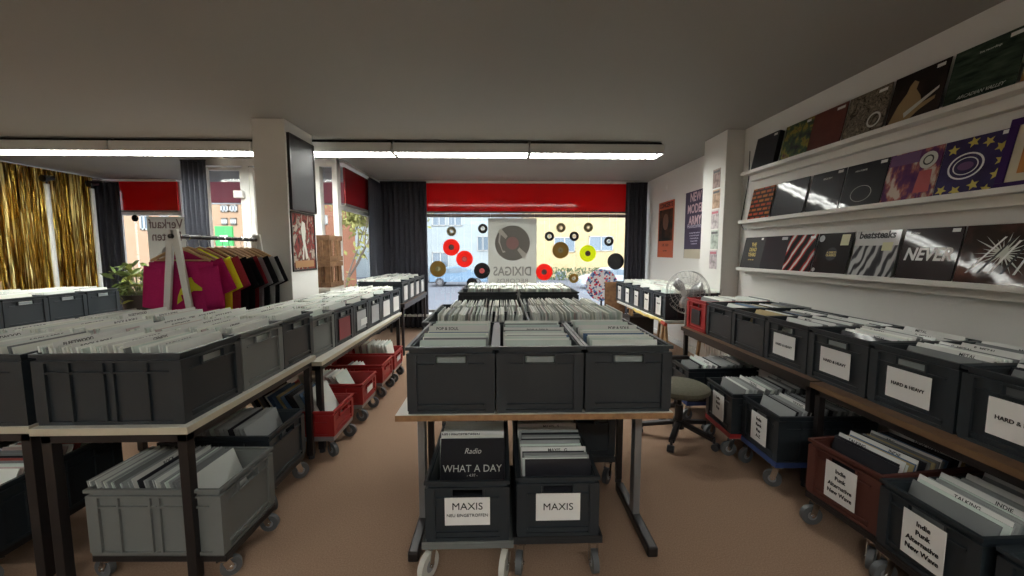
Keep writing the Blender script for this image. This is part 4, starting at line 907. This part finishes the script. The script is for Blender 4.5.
# ================================================================ WINDOW HANGINGS
VB = mat('vinyl_black', (.012, .012, .014), .25); 
def vinyl(px_, z, r, cm, lm, label, y=7.44, hole=False, x=None):
    """px_ = world x"""
    e = empty('hanging_record', (px_, y, z), 0, label, 'vinyl record', 'records hung in the shop window')
    del e['group']
    if hole:
        m = MB(); n = 36; vs = []; fs = []
        for k in range(n):
            a = 2*math.pi*k/n
            for rr_, yy in ((r, -.001), (r*.24, -.001), (r*.24, .001), (r, .001)): vs.append((rr_*math.sin(a), yy, rr_*math.cos(a)))
        for k in range(n):
            j = (k+1) % n
            for q in range(4): fs.append((4*k+q, 4*j+q, 4*j+(q+1) % 4, 4*k+(q+1) % 4))
        m.add(vs, fs).build('disc', cm, e)
        m = MB(); vs = []; fs = []
        for k in range(n):
            a = 2*math.pi*k/n
            for rr_, yy in ((r*.47, -.0018), (r*.25, -.0018)): vs.append((rr_*math.sin(a), yy, rr_*math.cos(a)))
        for k in range(n): j = (k+1) % n; fs.append((2*k, 2*j, 2*j+1, 2*k+1))
        m.add(vs, fs).build('paper_label', lm, e)
    else:
        m = MB().cyl((0, -.001, 0), (0, .001, 0), r, n=40)
        for q in (.95, .8, .65, .5): m.tube([(r*q*math.sin(2*math.pi*k/36), -.001, r*q*math.cos(2*math.pi*k/36)) for k in range(36)], .0006, 4, closed=True)
        m.build('disc', cm, e)
        MB().cyl((0, -.0022, 0), (0, -.001, 0), r*.33, n=24).build('paper_label', lm, e); MB().cyl((0, -.003, 0), (0, -.002, 0), .008, n=10).build('spindle_hole', INK, e)
    MB().cyl((0, 0, r*.98), (0, 0, 2.135-z), .0008, n=4).build('thread', WLET, e)
    return e
RV = trm('red_vinyl', (.90, .06, .04)); YV = trm('yellow_vinyl', (.75, .78, .03)); GV = trm('gold_vinyl', (.30, .19, .04), .4); OV = trm('olive_vinyl', (.20, .17, .09), .4)
LB = mat('record_label_dark', (.10, .06, .06), .6); LR = mat('record_label_red', (.50, .08, .08), .6); LC = mat('record_label_cream', (.55, .45, .3), .6); LY = mat('record_label_olive', (.25, .22, .1), .6)
def wx(px, py):
    u = (px-512)/400; v = (py-288)/400; a, p = R(1.568), R(5.285)
    f = Vector((math.sin(a)*math.cos(p), math.cos(a)*math.cos(p), -math.sin(p))); r_ = Vector((math.cos(a), -math.sin(a), 0)); dn = -(r_.cross(f)); d_ = f+r_*u+dn*v
    t = 7.44/d_.y; return d_.x*t, 1.435+d_.z*t
for px_, py_, r_, cm, lm, hole, l in (
    (451.4, 231.4, .088, OV, LC, True, 'small olive single hanging above the two red records'), (482.8, 228.6, .088, VB, WLET, True, 'small black single left of the shop banner'),
    (451.4, 247.3, .155, RV, LB, False, 'red record, upper of the overlapping pair at left'), (464.5, 259, .155, RV, LR, False, 'red record, lower of the overlapping pair at left'),
    (438, 269, .15, GV, LY, False, 'gold-brown record beside the left window curtain'), (482, 270.8, .15, VB, LR, False, 'black record with red label by the banner corner'),
    (549.4, 236.3, .088, VB, WLET, True, 'small black single just right of the shop banner'), (560.9, 227.7, .088, OV, LC, True, 'small brown single at the top right of the banner'),
    (574.2, 236.3, .088, VB, WLET, True, 'small black single above and right of the large brown record'), (588.3, 227.4, .088, OV, LC, True, 'small olive single above the yellow record'),
    (560.6, 250.2, .155, GV, LY, False, 'large brown record below three small singles'), (587.8, 253.4, .155, YV, LB, False, 'bright yellow record in the window'),
    (608.9, 241.3, .088, VB, WLET, True, 'small black single right of the yellow record'), (615.7, 261.4, .155, VB, VB, False, 'all-black record touching the right window curtain'),
    (544.2, 272, .155, RV, LB, False, 'red record right of the banner, lowest of the reds'), (573.8, 278.3, .088, GV, LC, True, 'small brown single low in front of the white car'), (472, 283, .10, VB, VB, False, 'black record low at the left, below the red pair')):
    X_, Z_ = wx(px_, py_); vinyl(X_, Z_, r_, cm, lm, l, hole=hole, y=7.44 if px_ != 451.4 or hole else 7.432)
# banner, printed for the street: from here it reads mirrored
x0, z1 = wx(488, 218); x1, z0 = wx(536.5, 287)
BAN = trm('banner_film', (.62, .61, .56), .6); BD = trm('banner_dark_print', (.30, .29, .27), .5); BL = trm('banner_light_print', (.75, .74, .70), .5); BR = trm('banner_red_print', (.50, .30, .29), .5)
e = empty('window_banner', ((x0+x1)/2, 7.462, z0), 0, 'grey banner with a record emblem and mirrored DIXIGAS lettering', 'banner')
W_, H_ = x1-x0, z1-z0; F = lambda y: frame((0, -1, 0), (0, y, 0))
MB().box(-W_/2, W_/2, -.002, .002, 0, H_).build('sheet', BAN, e)
for s_ in (-1, 1): MB().cyl((s_*W_*.45, -.004, H_-.02), (s_*W_*.45, -.006, 2.135-z0), .0015, n=5).build('cord', WLET, e)
MB().prism(disc2(0, H_*.64, W_*.36, 48), F(-.003), .0005).build('printed_disc', BD, e); MB().prism(disc2(0, H_*.64, W_*.13, 32), F(-.004), .0005).build('printed_label', BR, e)
MB().prism([(-.30*W_, H_*.80), (-.24*W_, H_*.86), (-.10*W_, H_*.74), (-.14*W_, H_*.70)], F(-.004), .0005).build('printed_highlight', BL, e)
MB().prism([(.10*W_, H_*.54), (.14*W_, H_*.58), (.30*W_, H_*.48), (.24*W_, H_*.40)], F(-.004), .0005).build('printed_highlight', BL, e)
MB().prism([(-.27*W_, H_*.80), (-.29*W_, H_*.66), (-.20*W_, H_*.50), (-.14*W_, H_*.51), (-.16*W_, H_*.53), (-.20*W_, H_*.53), (-.26*W_, H_*.66), (-.235*W_, H_*.80)], F(-.0048), .0005).build('printed_tone_arm', BL, e)
text('DIXIGAS', .235, frame((0, -1, 0), (0, -.0035, H_*.225), True), BD, e, bold=.004, xs=.80)
text('RECORDS', .10, frame((0, -1, 0), (0, -.0035, H_*.09), True), BD, e, xs=1.35)
x0, z1 = wx(147.5, 220); x0 = -6.34
e = empty('window_sign', (-5.95, 7.36, 1.20), 0, 'pale window sign with mirrored Verkauf Platten lettering at left window', 'sign')
MB().box(-.34, .32, -.002, .002, 0, .84).build('sheet', BAN, e)
for s_ in (-1, 1): MB().cyl((s_*.24, -.004, .82), (s_*.24, .062, .945), .0015, n=5).build('cord', WLET, e)
text('Verkauf\nPlatten', .23, frame((0, -1, 0), (-.01, -.0035, .60), True), mat('sign_print', (.12, .07, .07), .6), e, xs=.82, bold=.003)
MB().prism(disc2(0, .2, .12, 32), F(-.003), .0005).build('printed_disc', BD, e)
e = tag(MB().cyl((-6.56, 7.438, 2.02), (-6.56, 7.444, 2.02), .06, n=24).cyl((-6.56, 7.441, 2.07), (-6.56, 7.441, 2.14), .001, n=5).build('hanging_record', VB), 'small black record in the left window corner', 'vinyl record')
# ================================================================ OUTDOORS
GZ = -1.15
ASPH = mat('asphalt', (.075, .082, .10), .9, noise=(3, (.09, .098, .118), .3, .7))
struct('ground', MB().box(-60, 60, YB+.15, 90, GZ-.2, GZ), ASPH)
struct('doorstep', MB().box(-5.8, -2.2, 5.8, YB+.3, -.15, -.0), mat('step_stone', (.35, .34, .32), .8))
def building(x0, x1, y, h, wm, wins, label, d=6, roofm=None, wf=None, wg=None):
    e = empty('apartment_building', ((x0+x1)/2, y, GZ), 0, label, 'building')
    MB().box(-(x1-x0)/2, (x1-x0)/2, 0, d, 0, h).build('wall', wm, e)
    MB().box(-(x1-x0)/2, (x1-x0)/2, -.3, d+.3, h, h+.4).build('roof', roofm or mat('roof_grey', (.15, .14, .14), .8), e)
    cx = (x0+x1)/2
    for (a, b_, c_, d_) in wins:
        w_ = MB(); X0, X1, Z0, Z1_ = a-cx, b_-cx, c_-GZ, d_-GZ; t = .09
        w_.box(X0, X1, -.08, .02, Z0, Z0+t).box(X0, X1, -.08, .02, Z1_-t, Z1_).box(X0, X0+t, -.08, .02, Z0, Z1_).box(X1-t, X1, -.08, .02, Z0, Z1_).box((X0+X1)/2-t/2, (X0+X1)/2+t/2, -.08, .02, Z0, Z1_)
        f = w_.build('window', wf or mat('far_window_frame', (.34, .34, .33), .6), e); MB().box(X0, X1, -.03, -.01, Z0, Z1_).build('pane', wg or WG, f)
    return e
WG = mat('far_window_glass', (.12, .16, .20), .08)
def wy(px, py, Y):
    X_, Z_ = wx(px, py); return X_*Y/7.44, 1.435+(Z_-1.435)*Y/7.44
def win(px0, py0, px1, py1, Y): a = wy(px0, py0, Y); b_ = wy(px1, py1, Y); return (a[0], b_[0], b_[1], a[1])
YW = mat('yellow_render', (.38, .29, .155), .9, noise=(1.5, (.42, .33, .19), .3, .7)); BW = mat('pale_blue_render', (.26, .30, .32), .9, noise=(1, (.29, .33, .345), .3, .7))
PW = mat('peach_brick', (.28, .18, .11), .9, noise=(2, (.31, .205, .13), .3, .7)); CW = mat('cream_render', (.32, .29, .22), .9)
xa = wy(525, 240, 38)[0]
building(xa, 30, 38, 13, YW, [win(554, 237, 575, 252, 38), win(589, 236, 613, 251, 38), win(554, 196, 575, 212, 38), win(589, 196, 613, 212, 38), win(640, 236, 662, 251, 38), win(555, 271, 566, 279, 38)], 'yellow rendered apartment house across the street')
building(-18.3, xa-.06, 40, 13, BW, [win(477, 236, 489, 251, 40), win(432, 206, 446, 226, 40), win(448, 206, 462, 226, 40), win(432, 252, 449, 270, 40), win(500, 236, 514, 251, 40)], 'pale blue-grey house across the street, left of the yellow one')
building(-27, -13.2, 26, 10, PW, [win(221, 205, 229, 212, 26), win(230, 205, 238, 212, 26), win(222, 218, 228, 225, 26), win(231, 218, 237, 225, 26), win(140, 215, 150, 230, 26), win(160, 215, 170, 230, 26)], 'peach brick building seen through the glass entrance door')
building(-48, -28, 30, 10, CW, [win(60, 220, 75, 240, 30)], 'cream house seen through the left window')
building(-12.4, -10.75, 24, 8, mat('orange_brick', (.24, .09, .045), .9, noise=(6, (.27, .11, .06), .3, .7)), [win(322, 215, 328, 225, 24)], 'narrow orange brick house beyond the entrance post')
def car(x, y, cm, label, L=4.4, rz=0):
    e = empty('car', (x, y, GZ), rz, label, 'car'); hw = .86
    sec = [(-L/2, .35), (-L/2, .78), (-L/2+.15, .95), (-L/2+.55, 1.02), (-L/2+1.0, 1.38), (-.1, 1.47), (.55, 1.40), (1.15, 1.0), (L/2-.35, .88), (L/2-.03, .70), (L/2, .35)]
    m = MB(); n = len(sec); vs = []; fs = []
    for k, (yy, s_) in enumerate(((-hw, .9), (-hw+.06, 1), (hw-.06, 1), (hw, .9))):
        for (X, Z) in sec:
            inset = .12*max(0, (Z-.95)/.5); vs.append((X*(.985 if k in (0, 3) else 1), yy*(1-inset), Z))
    for k in range(3):
        for i in range(n): fs.append((k*n+i, k*n+(i+1) % n, (k+1)*n+(i+1) % n, (k+1)*n+i))
    fs += [tuple(range(n)), tuple(range(3*n, 4*n))]
    m.add(vs, fs).build('body', cm, e, smooth=True)
    for s in (-1, 1):
        yy = s*(hw-.045)
        MB().prism([(-L/2+.75, .98), (-L/2+1.1, 1.31), (-.12, 1.38), (.5, 1.32), (.98, .99)], frame((0, s, 0), (0, s*(hw*.92), 0), s > 0), .03).build('side_windows', WG, e)
    for X in (-1.35, 1.35):
        for s in (-1, 1): MB().cyl((X, s*(hw-.2), .32), (X, s*(hw+.02), .32), .32, n=20).cyl((X, s*(hw+.02), .32), (X, s*(hw+.03), .32), .18, n=16, m=1).build('wheel', [WHEELB, mat('hub_grey', (.12, .12, .125), .4)], e, smooth=True)
    return e
X_, Z_ = wy(602, 276, 27.5)
car(X_+.6, 27.5, mat('white_car_paint', (.34, .37, .39), .25, coat=1), 'white car parked across the street at the right of window', rz=math.pi)
X_, Z_ = wy(462, 274, 30); car(X_-.2, 30, mat('blue_car_paint', (.13, .20, .28), .25, coat=1), 'pale blue car parked across the street at the left of window', L=4.2)
X_, Z_ = wy(436, 274, 30); car(X_-2.0, 33.6, mat('silver_car_paint', (.15, .18, .2), .25, coat=1), 'silver car half hidden behind the gold-brown record', L=4.2)
e = empty('hedge', (4.5, 35.5, GZ), 0, 'low green hedge before the yellow house', 'hedge'); e['kind'] = 'stuff'
rr = random.Random(2); m = MB()
for k in range(900):
    C_ = Vector((rr.uniform(-3.2, 6), rr.uniform(-.4, .4), rr.uniform(.02, 1.1))); M = Matrix.Translation(C_) @ Euler((rr.uniform(0, 3), rr.uniform(0, 3), rr.uniform(0, 3))).to_matrix().to_4x4(); m.add([(-.12, 0, 0), (0, -.08, .02), (.12, 0, 0), (0, .08, .02)], [(0, 1, 2, 3)], 0, M)
o = m.build('foliage', mat('hedge_green', (.07, .10, .04), .8), e); o['kind'] = 'stuff'
def tree(x, y, h, label, seed, leaves=0, r0=.14):
    e = empty('tree', (x, y, GZ), 0, label, 'tree'); rr = random.Random(seed); m = MB(); tips = []
    def grow(p, d, l, r, k):
        q = p + d*l; m.tube([tuple(p), tuple((p+q)/2 + Vector((rr.uniform(-.05, .05)*l, 0, 0))), tuple(q)], [r, r*.85, r*.7], 6); tips.append(q)
        if k == 0: return
        for _ in range(3 if k > 1 else 2):
            nd = (d + Vector((rr.uniform(-.8, .8), rr.uniform(-.6, .6), rr.uniform(-.25, .5)))).normalized(); grow(q, nd, l*rr.uniform(.6, .8), r*.6, k-1)
    grow(Vector((0, 0, 0)), Vector((0, 0, 1)), h*.4, r0, 5)
    m.build('trunk', mat('bark', (.12, .09, .07), .9), e)
    if leaves:
        m = MB()
        for q in tips:
            for _ in range(leaves):
                C_ = q + Vector((rr.uniform(-.3, .3), rr.uniform(-.3, .3), rr.uniform(-.3, .3))); M = Matrix.Translation(C_) @ Euler((rr.uniform(0, 3), rr.uniform(0, 3), rr.uniform(0, 3))).to_matrix().to_4x4(); m.add([(-.09, 0, 0), (0, -.05, .02), (.09, 0, 0), (0, .05, .02)], [(0, 1, 2, 3)], 0, M)
        m.build('foliage', mat('autumn_leaf', (.22, .21, .06), .8), e)
    return e
tree(.9, 20, 8.0, 'bare branched tree behind the shop banner', 4)
tree(-5.0, 21, 6.0, 'tree with sparse yellow leaves beyond the left end of window', 6, 3)
tree(9.5, 21, 8, 'bare street tree before the yellow house', 8)
tree(-4.6, 12, 4.2, 'slender tree with yellow-green leaves outside the side glass', 12, 14, r0=.05)
# awning + green sign outside the entrance
AWN = trm('awning_cloth', (.26, .06, .07), .5)
e = empty('awning', (-5.35, 7.65, 2.3), 0, 'dark red awning outside the entrance', 'awning')
m = MB(); m.add([(-2.6, 0, .62), (3.0, 0, .62), (3.0, 1.6, .22), (-2.6, 1.6, .22), (-2.6, 0, .60), (3.0, 0, .60), (3.0, 1.6, .20), (-2.6, 1.6, .20)], [(0, 1, 2, 3), (7, 6, 5, 4), (0, 1, 5, 4), (3, 2, 6, 7), (0, 3, 7, 4), (1, 2, 6, 5)])
m.build('awning_cloth', AWN, e); MB().tube([(-2.6, 1.6, .2), (3.0, 1.6, .2)], .03).tube([(-2.3, 0, .3), (-2.3, 1.6, .2)], .015).tube([(2.7, 0, .3), (2.7, 1.6, .2)], .015).tube([(-2.6, 0, .62), (3.0, 0, .62)], .03).build('frame', GREYM, e, smooth=True)
e = empty('street_sign', (-9.15, 13.6, GZ), 0, 'bright green sign on a post outside the entrance', 'sign')
MB().cyl((0, 0, 0), (0, 0, 3.2), .04).build('post', GREYM, e, smooth=True); MB().box(-.28, .28, -.04, .04, 2.75, 3.4).build('sign_board', mat('sign_green', (.02, .26, .05), .5), e, bevel=.01)
MB().box(-.12, .12, -.045, -.04, 2.9, 3.1).build('sign_mark', WLET, e)
# ================================================================ RECORDS: 300 nearest one by one, the rest as one mass
RECS.sort(key=lambda r: r[4])
smesh = {}
def sleeve_mesh(mi):
    if mi not in smesh: smesh[mi] = MB().box(-.0022, .0022, -.5, .5, 0, 1).mesh('record_sleeve', PAPER[mi])
    return smesh[mi]
for (M, mi, s_, ph, pr, tk) in RECS[:299]:
    o = bpy.data.objects.new('record_sleeve', sleeve_mesh(mi)); COL.objects.link(o); o.matrix_world = M @ Matrix.Diagonal((tk/.0044, s_, s_, 1))
    tag(o, 'record in clear sleeve: ' + ph if False else 'sleeved record in the ' + ph, 'record', 'records in the ' + ph)
m = MB()
for (M, mi, s_, ph, pr, tk) in RECS[299:]: m.box(-tk/2, tk/2, -s_/2, s_/2, 0, s_, mi, M)
o = m.build('record_sleeves', PAPER); tag(o, 'rows of sleeved records filling the remaining crates', 'records', kind='stuff')
DC = mat('divider_card', (.72, .72, .69), .45, coat=.3)
for (M, h, wd_, tx, ph, off) in DIVS:
    o = MB().box(-.0006, .0006, -wd_/2, wd_/2, 0, h).build('divider_card', DC); o.matrix_world = M
    text(tx, .021, frame((-1, 0, 0), (-.0009, -off, h-.016)), INK, o, bold=.0003, depth=.0002)
    tag(o, 'divider lettered %s in the %s' % (tx.replace('  ', ' ').strip(), ph), 'divider card', 'dividers in the ' + ph)
